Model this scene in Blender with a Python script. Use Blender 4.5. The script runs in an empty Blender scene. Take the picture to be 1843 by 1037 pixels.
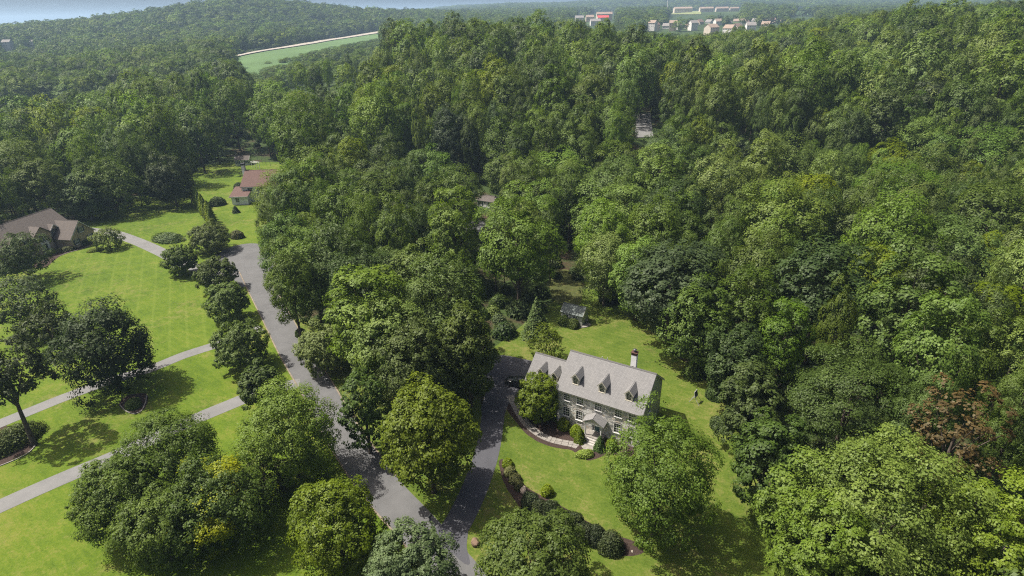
import bpy, bmesh, math, random
import numpy as np
from mathutils import Vector, Matrix

random.seed(7)
R = math.radians
scene = bpy.context.scene
col = scene.collection

# ------------------------------------------------------------------ camera
F, CX, CY = 1023.0, 921.5, 518.5          # focal length and centre, in pixels of the 1843 x 1037 photograph
CAMH = 54.0                               # the drone hovers 54 m above the lawns
PITCH = math.atan2(CY - 28, F)
ROLL = R(1.2)
_fwd = Vector((0, math.cos(PITCH), -math.sin(PITCH)))
_up0 = Vector((0, math.sin(PITCH), math.cos(PITCH)))
_rt0 = Vector((1, 0, 0))
_rt = _rt0 * math.cos(ROLL) - _up0 * math.sin(ROLL)
_up = _up0 * math.cos(ROLL) + _rt0 * math.sin(ROLL)
cam_d = bpy.data.cameras.new('camera')
cam = bpy.data.objects.new('camera', cam_d)
col.objects.link(cam)
cam_d.sensor_width = 36.0
cam_d.lens = 36.0 * F / 1843.0
cam_d.clip_start = 0.5
cam_d.clip_end = 40000
m = Matrix((_rt, _up, -_fwd)).transposed().to_4x4()
m.translation = (0, 0, CAMH)
cam.matrix_world = m
scene.camera = cam

# ------------------------------------------------------------------ sky, sun, exposure
SUN_EL = R(59)
SUN_DIR = Vector((-0.977 * math.cos(SUN_EL), 0.214 * math.cos(SUN_EL), math.sin(SUN_EL))).normalized()
world = bpy.data.worlds.new('World')
scene.world = world
world.use_nodes = True
wn = world.node_tree.nodes
wl = world.node_tree.links
bg = wn['Background']
sky = wn.new('ShaderNodeTexSky')
sky.sky_type = 'NISHITA'
sky.sun_disc = False
sky.sun_elevation = SUN_EL
sky.sun_rotation = math.atan2(SUN_DIR.x, SUN_DIR.y)
sky.air_density = 0.8
sky.dust_density = 9.0
sky.altitude = 100
wl.new(sky.outputs[0], bg.inputs[0])
bg.inputs[1].default_value = 0.073
sun_d = bpy.data.lights.new('sun', 'SUN')
sun_d.energy = 5.0
sun_d.angle = R(0.53)
sun_d.color = (1.0, 0.95, 0.86)
sun = bpy.data.objects.new('sun', sun_d)
col.objects.link(sun)
sun.location = SUN_DIR * 300
sun.rotation_euler = SUN_DIR.to_track_quat('Z', 'Y').to_euler()
vs = scene.view_settings
vs.view_transform = 'Standard'
vs.look = 'None'
vs.exposure = 0.87
vs.gamma = 1.0
vs.use_curve_mapping = False
cy = scene.cycles
cy.max_bounces = 7
cy.diffuse_bounces = 4
cy.glossy_bounces = 2
cy.transmission_bounces = 5
cy.transparent_max_bounces = 8
cy.volume_bounces = 0
cy.caustics_reflective = False
cy.caustics_refractive = False
cy.use_denoising = False
cy.filter_width = 1.15

# ------------------------------------------------------------------ measuring the photograph
def ray(u, v):
    return _rt * ((u - CX) / F) + _fwd + _up * ((CY - v) / F)

def at(u, v, z=0.0):
    d = ray(u, v)
    t = (CAMH - z) / -d.z
    return Vector((d.x * t, d.y * t, z))

def atY(u, v, Y):
    d = ray(u, v)
    t = Y / d.y
    return Vector((d.x * t, Y, CAMH + d.z * t))

def pix(p):
    d = Vector(p) - Vector((0, 0, CAMH))
    w = d.dot(_fwd)
    if w < 1: return (-9999, -9999)
    return (CX + F * d.dot(_rt) / w, CY - F * d.dot(_up) / w)

def pixarr(P):
    d = P - np.array([0, 0, CAMH])
    w = np.maximum(d @ np.array(_fwd), 1e-3)
    return CX + F * (d @ np.array(_rt)) / w, CY - F * (d @ np.array(_up)) / w

def in_poly(x, y, poly):
    x = np.asarray(x, float); y = np.asarray(y, float)
    inside = np.zeros(x.shape, bool)
    n = len(poly)
    for i in range(n):
        x0, y0 = poly[i]; x1, y1 = poly[(i + 1) % n]
        c = ((y0 > y) != (y1 > y))
        with np.errstate(divide='ignore', invalid='ignore'):
            xi = (x1 - x0) * (y - y0) / (y1 - y0 + 1e-12) + x0
        inside ^= c & (x < xi)
    return inside

# ------------------------------------------------------------------ object helpers
def tag(o, label=None, cat=None, group=None, kind=None):
    if label: o['label'] = label
    if cat: o['category'] = cat
    if group: o['group'] = group
    if kind: o['kind'] = kind
    return o

def empty(name, loc=(0, 0, 0), rz=0.0):
    o = bpy.data.objects.new(name, None)
    o.empty_display_size = 0.5
    col.objects.link(o)
    o.location = loc
    o.rotation_euler = (0, 0, rz)
    return o

def link(name, mesh, parent=None):
    o = bpy.data.objects.new(name, mesh)
    col.objects.link(o)
    if parent is not None: o.parent = parent
    return o

class MB:
    """collects quads, boxes and tubes and builds them as one mesh"""
    def __init__(s): s.v = []; s.f = []; s.m = []
    def face(s, pts, mi=0):
        b = len(s.v); s.v += [tuple(p) for p in pts]; s.f.append(tuple(range(b, b + len(pts)))); s.m.append(mi)
    def box(s, x0, x1, y0, y1, z0, z1, mi=0):
        b = len(s.v)
        s.v += [(x0,y0,z0),(x1,y0,z0),(x1,y1,z0),(x0,y1,z0),(x0,y0,z1),(x1,y0,z1),(x1,y1,z1),(x0,y1,z1)]
        for q in ((0,3,2,1),(4,5,6,7),(0,1,5,4),(1,2,6,5),(2,3,7,6),(3,0,4,7)):
            s.f.append(tuple(b + i for i in q)); s.m.append(mi)
    def prism(s, poly, vec, mi=0):
        """poly: 3d points, extruded along vec"""
        n = len(poly); b = len(s.v); w = Vector(vec)
        s.v += [tuple(p) for p in poly] + [tuple(Vector(p) + w) for p in poly]
        s.f.append(tuple(range(b + n - 1, b - 1, -1))); s.m.append(mi)
        s.f.append(tuple(range(b + n, b + 2 * n))); s.m.append(mi)
        for i in range(n):
            j = (i + 1) % n
            s.f.append((b + i, b + j, b + n + j, b + n + i)); s.m.append(mi)
    def tube(s, pts, rads, n=7, mi=0, cap=True):
        rings = []
        for i, p in enumerate(pts):
            p = Vector(p)
            a = Vector(pts[max(i - 1, 0)]); c = Vector(pts[min(i + 1, len(pts) - 1)])
            t = (c - a).normalized()
            x = t.cross(Vector((0.3, 0.9, 0.1))).normalized(); y = t.cross(x)
            b = len(s.v); rings.append(b)
            for k in range(n):
                an = 2 * math.pi * k / n
                s.v.append(tuple(p + (x * math.cos(an) + y * math.sin(an)) * rads[i]))
        for a, b in zip(rings, rings[1:]):
            for k in range(n):
                s.f.append((a + k, a + (k + 1) % n, b + (k + 1) % n, b + k)); s.m.append(mi)
        if cap:
            s.f.append(tuple(rings[-1] + k for k in range(n))); s.m.append(mi)
            s.f.append(tuple(rings[0] + k for k in reversed(range(n)))); s.m.append(mi)
    def mesh(s, name, mats, smooth=False):
        me = bpy.data.meshes.new(name)
        me.from_pydata(s.v, [], s.f)
        if not isinstance(mats, (list, tuple)): mats = [mats]
        for x in mats: me.materials.append(x)
        me.polygons.foreach_set('material_index', s.m)
        if smooth: me.polygons.foreach_set('use_smooth', [True] * len(s.f))
        bm = bmesh.new(); bm.from_mesh(me); bmesh.ops.recalc_face_normals(bm, faces=bm.faces); bm.to_mesh(me); bm.free()
        return me
    def build(s, name, mats, parent=None, smooth=False):
        return link(name, s.mesh(name, mats, smooth), parent)

# ------------------------------------------------------------------ materials
def newmat(name):
    mt = bpy.data.materials.new(name); mt.use_nodes = True
    nt = mt.node_tree
    for n in list(nt.nodes): nt.nodes.remove(n)
    out = nt.nodes.new('ShaderNodeOutputMaterial')
    return mt, nt, out

def N(nt, typ, **kw):
    n = nt.nodes.new(typ)
    for k, v in kw.items(): setattr(n, k, v)
    return n

def noise(nt, scale, detail=4, rough=0.55, vec=None, dim='3D'):
    n = N(nt, 'ShaderNodeTexNoise'); n.inputs['Scale'].default_value = scale
    n.inputs['Detail'].default_value = detail; n.inputs['Roughness'].default_value = rough
    if vec is not None: nt.links.new(vec, n.inputs['Vector'])
    return n

def ramp(nt, fac, stops):
    r = N(nt, 'ShaderNodeValToRGB')
    while len(r.color_ramp.elements) < len(stops): r.color_ramp.elements.new(0.5)
    for e, (p, c) in zip(r.color_ramp.elements, stops):
        e.position = p; e.color = (*c, 1)
    nt.links.new(fac, r.inputs[0])
    return r

def mixc(nt, fac, a, b, mode='MIX'):
    n = N(nt, 'ShaderNodeMix', data_type='RGBA', blend_type=mode)
    for val, idx in ((fac, 0), (a, 6), (b, 7)):
        if isinstance(val, (int, float)): n.inputs[idx].default_value = val
        elif isinstance(val, tuple): n.inputs[idx].default_value = (*val, 1)
        else: nt.links.new(val, n.inputs[idx])
    return n.outputs[2]

def math_(nt, op, a, b=None, c=None):
    n = N(nt, 'ShaderNodeMath', operation=op)
    for i, x in enumerate((a, b, c)):
        if x is None: continue
        if isinstance(x, (int, float)): n.inputs[i].default_value = x
        else: nt.links.new(x, n.inputs[i])
    return n.outputs[0]

def principled(nt, out, colr, rough=0.8, spec=0.3, bump=None, bstr=0.3, bdist=0.02, metal=0.0):
    p = N(nt, 'ShaderNodeBsdfPrincipled')
    if isinstance(colr, tuple): p.inputs['Base Color'].default_value = (*colr, 1)
    else: nt.links.new(colr, p.inputs['Base Color'])
    if isinstance(rough, (int, float)): p.inputs['Roughness'].default_value = rough
    else: nt.links.new(rough, p.inputs['Roughness'])
    p.inputs['Specular IOR Level'].default_value = spec
    p.inputs['Metallic'].default_value = metal
    if bump is not None:
        b = N(nt, 'ShaderNodeBump'); b.inputs['Strength'].default_value = bstr; b.inputs['Distance'].default_value = bdist
        nt.links.new(bump, b.inputs['Height']); nt.links.new(b.outputs[0], p.inputs['Normal'])
    nt.links.new(p.outputs[0], out.inputs[0])
    return p

def mat_plain(name, c, rough=0.7, spec=0.3, var=0.12, scale=3.0, metal=0.0, bstr=0.15):
    mt, nt, out = newmat(name)
    tc = N(nt, 'ShaderNodeTexCoord')
    n = noise(nt, scale, 5, 0.6, tc.outputs['Object'])
    lo = tuple(max(0, x * (1 - var)) for x in c); hi = tuple(min(1, x * (1 + var)) for x in c)
    r = ramp(nt, n.outputs[0], [(0.3, lo), (0.7, hi)])
    principled(nt, out, r.outputs[0], rough, spec, n.outputs[0], bstr, 0.01, metal)
    return mt

def mat_grass(name, cols, stripe=None):
    mt, nt, out = newmat(name)
    g = N(nt, 'ShaderNodeNewGeometry')
    pos = g.outputs['Position']
    big = noise(nt, 0.035, 4, 0.6, pos)
    mid = noise(nt, 0.3, 5, 0.65, pos)
    fine = noise(nt, 3.0, 6, 0.75, pos)
    vm = N(nt, 'ShaderNodeVectorMath', operation='MULTIPLY'); vm.inputs[1].default_value = (0.6, 3.2, 1)
    rot = N(nt, 'ShaderNodeVectorRotate'); rot.inputs['Angle'].default_value = R(35)
    nt.links.new(pos, rot.inputs['Vector']); nt.links.new(rot.outputs[0], vm.inputs[0])
    streak = noise(nt, 0.5, 5, 0.7, vm.outputs[0])
    f = math_(nt, 'ADD', math_(nt, 'MULTIPLY', big.outputs[0], 0.26), math_(nt, 'MULTIPLY', mid.outputs[0], 0.26))
    f = math_(nt, 'ADD', f, math_(nt, 'MULTIPLY', fine.outputs[0], 0.30))
    f = math_(nt, 'ADD', f, math_(nt, 'MULTIPLY', streak.outputs[0], 0.22))
    r = ramp(nt, f, [(0.39, cols[0]), (0.47, cols[1]), (0.535, cols[2]), (0.61, cols[3])])
    c = r.outputs[0]
    if stripe:
        ang, per, amt = stripe
        rt = N(nt, 'ShaderNodeVectorRotate'); rt.inputs['Angle'].default_value = ang
        nt.links.new(pos, rt.inputs['Vector'])
        wv = N(nt, 'ShaderNodeTexWave'); wv.inputs['Scale'].default_value = 0.314 / per
        wv.inputs['Distortion'].default_value = 0.8; wv.inputs['Detail Scale'].default_value = 0.3
        nt.links.new(rt.outputs[0], wv.inputs['Vector'])
        k = ramp(nt, wv.outputs[0], [(0.0, (0, 0, 0)), (0.9, (0.0,) * 3), (0.98, (1, 1, 1))])
        br = noise(nt, 0.9, 4, 0.7, pos)
        fac = math_(nt, 'MULTIPLY', k.outputs[0], math_(nt, 'MULTIPLY', br.outputs[0], amt))
        c = mixc(nt, fac, c, tuple(min(1, x * 1.6 + 0.02) for x in cols[3]))
    dry = noise(nt, 0.75, 5, 0.7, pos); dry2 = noise(nt, 0.09, 3, 0.6, pos)
    dk = ramp(nt, math_(nt, 'ADD', math_(nt, 'MULTIPLY', dry.outputs[0], 0.55), math_(nt, 'MULTIPLY', dry2.outputs[0], 0.45)), [(0.52, (0, 0, 0)), (0.66, (0.55,) * 3)])
    c = mixc(nt, dk.outputs[0], c, (0.165, 0.140, 0.050))
    clv = noise(nt, 1.6, 4, 0.75, pos); ck = ramp(nt, clv.outputs[0], [(0.56, (0, 0, 0)), (0.68, (0.5,) * 3)])
    c = mixc(nt, ck.outputs[0], c, tuple(x * 0.62 for x in cols[1]))
    principled(nt, out, c, 0.9, 0.15, fine.outputs[0], 0.9, 0.06)
    return mt

M = {}
LAWN = [(0.027, 0.050, 0.006), (0.054, 0.086, 0.009), (0.076, 0.106, 0.014), (0.140, 0.128, 0.042)]
LAWN_W = [(0.026, 0.050, 0.004), (0.053, 0.090, 0.005), (0.074, 0.114, 0.007), (0.112, 0.128, 0.018)]
M['lawn_house'] = mat_grass('lawn_house_grass', LAWN)
M['lawn_west'] = mat_grass('lawn_west_grass', LAWN_W)
M['lawn_mown'] = mat_grass('lawn_mown_grass', LAWN_W, (R(-28), 3.0, 0.2))
M['field'] = mat_plain('crop_field_green', (0.075, 0.125, 0.045), 0.9, 0.1, 0.15, 0.02)

def mat_ground():
    mt, nt, out = newmat('woodland_ground')
    g = N(nt, 'ShaderNodeNewGeometry'); pos = g.outputs['Position']
    a = noise(nt, 0.12, 5, 0.6, pos); b = noise(nt, 1.8, 6, 0.7, pos); c = noise(nt, 0.004, 5, 0.6, pos)
    litter = ramp(nt, b.outputs[0], [(0.3, (0.020, 0.016, 0.010)), (0.55, (0.05, 0.036, 0.022)), (0.75, (0.085, 0.062, 0.038))])
    green = ramp(nt, b.outputs[0], [(0.3, (0.018, 0.03, 0.009)), (0.7, (0.05, 0.075, 0.02))])
    k = ramp(nt, a.outputs[0], [(0.38, (0, 0, 0)), (0.50, (1, 1, 1))])
    colr = mixc(nt, k.outputs[0], litter.outputs[0], green.outputs[0])
    # woods too far away to tell tree from tree
    vl = N(nt, 'ShaderNodeVectorMath', operation='LENGTH'); nt.links.new(pos, vl.inputs[0])
    far = ramp(nt, math_(nt, 'MULTIPLY', vl.outputs['Value'], 1 / 3000.0), [(0.08, (0, 0, 0)), (0.2, (1, 1, 1))])
    canopy = ramp(nt, c.outputs[0], [(0.35, (0.022, 0.038, 0.014)), (0.6, (0.04, 0.062, 0.02)), (0.72, (0.085, 0.12, 0.04))])
    colr = mixc(nt, far.outputs[0], colr, canopy.outputs[0])
    principled(nt, out, colr, 0.95, 0.1, b.outputs[0], 0.8, 0.08)
    return mt
M['ground'] = mat_ground()

def mat_asphalt(name, c, var=0.25, patch=0.25, crack=True):
    mt, nt, out = newmat(name)
    g = N(nt, 'ShaderNodeNewGeometry'); pos = g.outputs['Position']
    a = noise(nt, 0.25, 5, 0.6, pos); b = noise(nt, 9.0, 6, 0.8, pos); d = noise(nt, 0.9, 6, 0.7, pos)
    f = math_(nt, 'ADD', math_(nt, 'MULTIPLY', a.outputs[0], 0.45), math_(nt, 'MULTIPLY', b.outputs[0], 0.3))
    f = math_(nt, 'ADD', f, math_(nt, 'MULTIPLY', d.outputs[0], 0.25))
    r = ramp(nt, f, [(0.32, tuple(x * (1 - var) for x in c)), (0.5, c), (0.68, tuple(x * (1 + var) for x in c))])
    cc = r.outputs[0]
    if crack:
        dn = noise(nt, 0.5, 3, 0.6, pos)
        vv = N(nt, 'ShaderNodeVectorMath', operation='ADD'); nt.links.new(pos, vv.inputs[0]); nt.links.new(dn.outputs['Color'], vv.inputs[1])
        vo = N(nt, 'ShaderNodeTexVoronoi', feature='DISTANCE_TO_EDGE'); vo.inputs['Scale'].default_value = 0.16
        nt.links.new(vv.outputs[0], vo.inputs['Vector'])
        k = ramp(nt, vo.outputs['Distance'], [(0.0, (1, 1, 1)), (0.009, (0, 0, 0))])
        k2 = math_(nt, 'MULTIPLY', k.outputs[0], 0.35)
        cc = mixc(nt, k2, cc, tuple(x * 0.55 for x in c))
    principled(nt, out, cc, 0.9, 0.25, b.outputs[0], 0.4, 0.01)
    return mt
M['road'] = mat_asphalt('road_asphalt', (0.096, 0.0955, 0.096))
M['drive_dark'] = mat_asphalt('driveway_asphalt', (0.062, 0.062, 0.070))
M['drive_pale'] = mat_asphalt('driveway_pale_asphalt', (0.138, 0.136, 0.133), crack=False)
M['kerb'] = mat_plain('kerb_concrete', (0.17, 0.14, 0.105), 0.9, 0.2, 0.3, 1.5)
M['mulch'] = mat_plain('bark_mulch', (0.042, 0.029, 0.024), 0.95, 0.1, 0.5, 6.0, bstr=0.8)
M['flag'] = mat_plain('flagstone', (0.20, 0.185, 0.165), 0.85, 0.2, 0.25, 2.2)
M['farroad'] = mat_plain('country_road', (0.28, 0.25, 0.21), 0.9, 0.2, 0.1, 0.05)

def mat_leaf(name, dark, mid, light, hue_var=0.013, trans=0.35, gloss=0.016, rnd=1.0, vary=1.0):
    mt, nt, out = newmat(name)
    at_ = N(nt, 'ShaderNodeAttribute', attribute_name='tint')
    oi = N(nt, 'ShaderNodeObjectInfo')
    f = math_(nt, 'ADD', math_(nt, 'MULTIPLY', at_.outputs['Fac'], 0.62), math_(nt, 'MULTIPLY', oi.outputs['Random'], 0.38 * rnd))
    r = ramp(nt, f, [(0.1, dark), (0.48, mid), (0.9, light)])
    hs = N(nt, 'ShaderNodeHueSaturation')
    rr = math_(nt, 'FRACT', math_(nt, 'MULTIPLY', oi.outputs['Random'], 7.31))
    nt.links.new(math_(nt, 'ADD', math_(nt, 'MULTIPLY', rr, -2 * hue_var), 0.5 + hue_var * 0.8), hs.inputs['Hue'])
    r3 = math_(nt, 'FRACT', math_(nt, 'MULTIPLY', oi.outputs['Random'], 23.7))
    nt.links.new(math_(nt, 'ADD', math_(nt, 'MULTIPLY', r3, 0.22 * vary), 0.96 + 0.1 * (1 - vary)), hs.inputs['Saturation'])
    r2 = math_(nt, 'FRACT', math_(nt, 'MULTIPLY', oi.outputs['Random'], 13.17))
    nt.links.new(math_(nt, 'ADD', math_(nt, 'MULTIPLY', r2, 0.75 * vary), 0.70 + 0.375 * (1 - vary)), hs.inputs['Value'])
    nt.links.new(r.outputs[0], hs.inputs['Color'])
    df = N(nt, 'ShaderNodeBsdfDiffuse'); nt.links.new(hs.outputs[0], df.inputs[0])
    tr = N(nt, 'ShaderNodeBsdfTranslucent')
    nt.links.new(mixc(nt, 1.0, hs.outputs[0], (1.25, 1.3, 0.55), 'MULTIPLY'), tr.inputs[0])
    m1 = N(nt, 'ShaderNodeMixShader'); m1.inputs[0].default_value = trans
    nt.links.new(df.outputs[0], m1.inputs[1]); nt.links.new(tr.outputs[0], m1.inputs[2])
    gl = N(nt, 'ShaderNodeBsdfGlossy'); gl.inputs['Roughness'].default_value = 0.55; gl.inputs[0].default_value = (0.9, 0.95, 0.8, 1)
    m2 = N(nt, 'ShaderNodeMixShader'); m2.inputs[0].default_value = gloss
    nt.links.new(m1.outputs[0], m2.inputs[1]); nt.links.new(gl.outputs[0], m2.inputs[2])
    nt.links.new(m2.outputs[0], out.inputs[0])
    return mt
M['leaf'] = mat_leaf('leaf_green', (0.034, 0.058, 0.012), (0.074, 0.113, 0.022), (0.132, 0.178, 0.042))
M['leaf_fresh'] = mat_leaf('leaf_fresh_green', (0.036, 0.060, 0.010), (0.078, 0.118, 0.018), (0.136, 0.180, 0.034), 0.006, rnd=0.3, vary=0.25)
M['leaf_yellow'] = mat_leaf('leaf_yellow_green', (0.046, 0.070, 0.006), (0.098, 0.134, 0.010), (0.165, 0.196, 0.020), 0.006, vary=0.3)
M['leaf_gold'] = mat_leaf('leaf_turning_gold', (0.038, 0.064, 0.011), (0.085, 0.125, 0.016), (0.36, 0.35, 0.014), 0.003, rnd=0.2, vary=0.2)
M['leaf_dark'] = mat_leaf('leaf_dark_green', (0.018, 0.030, 0.010), (0.038, 0.058, 0.016), (0.075, 0.102, 0.030), 0.015)
M['leaf_grey'] = mat_leaf('leaf_grey_green', (0.026, 0.042, 0.017), (0.056, 0.082, 0.030), (0.100, 0.132, 0.050), 0.012)
M['leaf_pear'] = mat_leaf('leaf_pear_green', (0.044, 0.066, 0.020), (0.090, 0.124, 0.034), (0.140, 0.180, 0.056), 0.012, 0.5)
M['leaf_conifer'] = mat_leaf('needle_green', (0.016, 0.030, 0.010), (0.036, 0.060, 0.018), (0.075, 0.105, 0.032), 0.02, 0.15)
M['leaf_rust'] = mat_leaf('leaf_dying_rust', (0.06, 0.045, 0.015), (0.13, 0.085, 0.026), (0.20, 0.125, 0.038), 0.0, rnd=0.4)
M['leaf_yew'] = mat_leaf('needle_dark_yew', (0.008, 0.013, 0.005), (0.016, 0.024, 0.008), (0.032, 0.040, 0.014), 0.01, 0.12)
M['leaf_brown'] = mat_leaf('leaf_brown_green', (0.03, 0.035, 0.014), (0.06, 0.065, 0.025), (0.10, 0.10, 0.045), 0.01, 0.15)
M['leaf_lime'] = mat_leaf('leaf_lime', (0.06, 0.09, 0.01), (0.13, 0.18, 0.02), (0.22, 0.27, 0.05), 0.01)
M['bark'] = mat_plain('bark', (0.085, 0.068, 0.055), 0.95, 0.1, 0.35, 2.5, bstr=0.6)

# ------------------------------------------------------------------ terrain
def _ctrl():
    c = []
    for x in range(-170, 121, 40):
        for y in (-60, -10, 40, 90, 140):
            c.append((x, y, 0))
    c += [(-140, 180, 0), (-100, 180, 0), (-60, 180, 0), (-140, 225, 0), (-100, 235, 0), (-60, 215, 2)]
    c += [(0, 170, 1), (60, 170, 3), (120, 170, 5), (0, 240, 11), (60, 240, 11), (120, 240, 12), (180, 170, 11), (240, 170, 20)]
    c += [(180, 240, 18), (240, 240, 26), (300, 240, 32), (180, 90, 7), (250, 90, 16), (190, 10, 7), (260, 0, 15), (330, 120, 26), (400, 240, 40)]
    # wooded ridge behind the houses, from the tree tops seen against the valley
    for u, v, y in ((480, 108, 330), (560, 80, 330), (640, 60, 335), (720, 52, 335), (800, 46, 340), (900, 42, 340), (1000, 48, 340), (1100, 50, 340),
                    (1200, 60, 340), (1290, 74, 340), (1380, 72, 340), (1440, 60, 345), (1500, 42, 350), (1570, 26, 360), (1640, 17, 370), (1720, 8, 380), (1843, 2, 390), (2000, 0, 400)):
        p = atY(u, v, y); c.append((p.x, y, p.z - (27 if u < 1150 or u > 1520 else 34)))
    c += [(-200, 480, 4), (-60, 480, 14), (80, 470, 14), (220, 480, 18), (420, 520, 34), (650, 500, 42)]
    c += [(-220, 300, -1), (-300, 220, -1), (-360, 380, -3), (-520, 480, -4), (-300, 480, 2), (-260, 600, 13), (-420, 640, 8), (-700, 700, 4), (-500, 300, 2)]
    c += [(-285, 720, 17), (-330, 950, 21), (-350, 1180, 25), (-150, 700, 14), (-100, 950, 20), (-560, 900, 18), (-900, 900, 14), (-1300, 900, 10), (-600, 1100, 42), (-900, 1100, 34)]
    # wooded hill to the left
    for u, v, y in ((-120, 62, 1350), (0, 56, 1350), (75, 48, 1350), (160, 42, 1350), (250, 29, 1350), (330, 13, 1350), (420, 1, 1350), (500, 5, 1350), (570, 12, 1400), (640, 18, 1500), (700, 20, 1650), (760, 23, 1850)):
        p = atY(u, v, y); c.append((p.x, y, p.z - 15))
    c += [(-1500, 1900, 25), (-900, 1900, 30), (-500, 2000, 30)]
    # settlement plateau and far rolling ground
    c += [(120, 750, 10), (420, 760, 16), (760, 800, 30), (0, 1150, 26), (1100, 900, 40)]
    for u, v, y in ((1080, 40, 1350), (1220, 47, 1150), (1300, 55, 1000), (1400, 45, 1150), (1210, 24, 1900), (1250, 20, 2000), (1330, 18, 1900), (1430, 24, 2100), (1550, 32, 1400), (1700, 26, 1500), (920, 36, 1700), (1000, 32, 1700)):
        p = atY(u, v, y); c.append((p.x, y, p.z - 4))
    for u, v, y in ((-150, 40, 6500), (0, 42, 6500), (60, 43, 6500), (200, 45, 6500), (560, 35, 5200), (700, 24, 4800), (763, 22, 4600), (822, 15, 4200), (912, 11, 4000), (1017, 10, 3800), (1080, 7, 3600), (1138, 1, 3500), (1220, 0, 3500),
                    (1282, 3, 3600), (1340, 2, 3700), (1382, 5, 3800), (1449, 5, 4000), (1556, 8, 4200), (1605, 10, 4500), (1716, 10, 4600), (1850, 8, 4800), (2050, 8, 4800)):
        p = atY(u, v, y); c.append((p.x, y, p.z - 8))
    c += [(-2500, 3200, 25), (-800, 3200, 30), (600, 2700, 45), (1800, 2700, 50), (3000, 2600, 50), (-5000, 3000, 20), (5000, 2500, 40), (-3000, 800, 5), (2500, 700, 50),
          (-9000, 9000, 10), (0, 9500, 20), (9000, 9000, 10), (-4000, 9500, 10), (4000, 9500, 10), (-9000, 0, 0), (9000, 0, 30), (-600, -300, 0), (600, -300, 20), (0, -400, 0)]
    return np.array(c, float)
_C = _ctrl()
_U = lambda x, y: np.stack([np.sign(x) * np.abs(x) ** 0.62, np.sign(y) * np.abs(y) ** 0.62], -1) * 6   # even out near and far spacing
_Cu = _U(_C[:, 0], _C[:, 1])
_phi = lambda r: np.sqrt(r * r + 10.0 ** 2)
_A = _phi(np.linalg.norm(_Cu[:, None] - _Cu[None], axis=-1)) + np.eye(len(_C)) * -0.4
_n = len(_C)
_AA = np.zeros((_n + 1, _n + 1)); _AA[:_n, :_n] = _A; _AA[:_n, _n] = 1; _AA[_n, :_n] = 1
_W = np.linalg.solve(_AA, np.append(_C[:, 2], 0))
def smooth01(t):
    t = np.clip(t, 0, 1); return t * t * (3 - 2 * t)
def height(x, y):
    x = np.atleast_1d(np.asarray(x, float)); y = np.atleast_1d(np.asarray(y, float))
    sh = x.shape; x = x.ravel(); y = y.ravel()
    z = np.empty(len(x))
    for i in range(0, len(x), 20000):
        q = _U(x[i:i + 20000], y[i:i + 20000])
        z[i:i + 20000] = _phi(np.linalg.norm(q[:, None] - _Cu[None], axis=-1)) @ _W[:_n] + _W[_n]
    # the plots themselves are level
    d = np.maximum.reduce([(-175 - x), (x - 85) , (y - 150) - 85 * smooth01((-50 - x) / 25.0) * smooth01((x + 150) / 30.0), (-70 - y)])
    k = smooth01(d / 70.0)
    z = z * k
    z = np.maximum(z, -6)
    return z.reshape(sh)
def hz(x, y): return float(height([x], [y])[0])
def on_land(u, v, y0=60, y1=9000):
    """where a sight line through the photograph meets the land"""
    ys = np.geomspace(y0, y1, 900)
    d = ray(u, v)
    t = ys / d.y
    z = CAMH + d.z * t
    h = height(d.x * t, ys)
    k = np.argmax(z < h)
    if z[k] >= h[k]: k = len(ys) - 1
    return Vector((d.x * t[k], ys[k], h[k]))

def spaced(lim0, lim1, n, near):
    t = np.linspace(np.arcsinh(lim0 / near), np.arcsinh(lim1 / near), n)
    return np.sinh(t) * near
gx = spaced(-9000, 9000, 260, 90); gy = spaced(-450, 9500, 260, 130)
GX, GY = np.meshgrid(gx, gy)
GZ = height(GX, GY)
GZ = GZ - 0.03
verts = np.stack([GX, GY, GZ], -1).reshape(-1, 3)
nx, ny = len(gx), len(gy)
ii = np.arange(nx * ny).reshape(ny, nx)
quads = np.stack([ii[:-1, :-1], ii[:-1, 1:], ii[1:, 1:], ii[1:, :-1]], -1).reshape(-1, 4)
def np_mesh(name, v, q, mats, smooth=False):
    me = bpy.data.meshes.new(name)
    k = q.shape[1]
    me.vertices.add(len(v)); me.vertices.foreach_set('co', np.ascontiguousarray(v, np.float32).ravel())
    me.loops.add(q.size); me.loops.foreach_set('vertex_index', np.ascontiguousarray(q, np.int32).ravel())
    me.polygons.add(len(q)); me.polygons.foreach_set('loop_start', np.arange(0, q.size, k, dtype=np.int32))
    for x in (mats if isinstance(mats, (list, tuple)) else [mats]): me.materials.append(x)
    if smooth: me.polygons.foreach_set('use_smooth', np.ones(len(q), bool))
    me.update(calc_edges=True)
    return me
tag(link('ground', np_mesh('ground', verts, quads, M['ground'], True)), 'woodland ground and hills reaching to the horizon', kind='structure')

# ------------------------------------------------------------------ lawns, roads, drives, beds
def catmull(pts, n=8, closed=False):
    P = [Vector(p) for p in pts]; out = []
    L = len(P)
    for i in range(L if closed else L - 1):
        a = P[(i - 1) % L] if closed or i > 0 else P[0] * 2 - P[1]
        b = P[i]; c = P[(i + 1) % L]
        d = P[(i + 2) % L] if closed or i + 2 < L else P[-1] * 2 - P[-2]
        for k in range(n):
            t = k / n
            out.append(0.5 * ((2 * b) + (c - a) * t + (2 * a - 5 * b + 4 * c - d) * t * t + (3 * b - a - 3 * c + d) * t ** 3))
    if not closed: out.append(P[-1])
    return out

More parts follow.
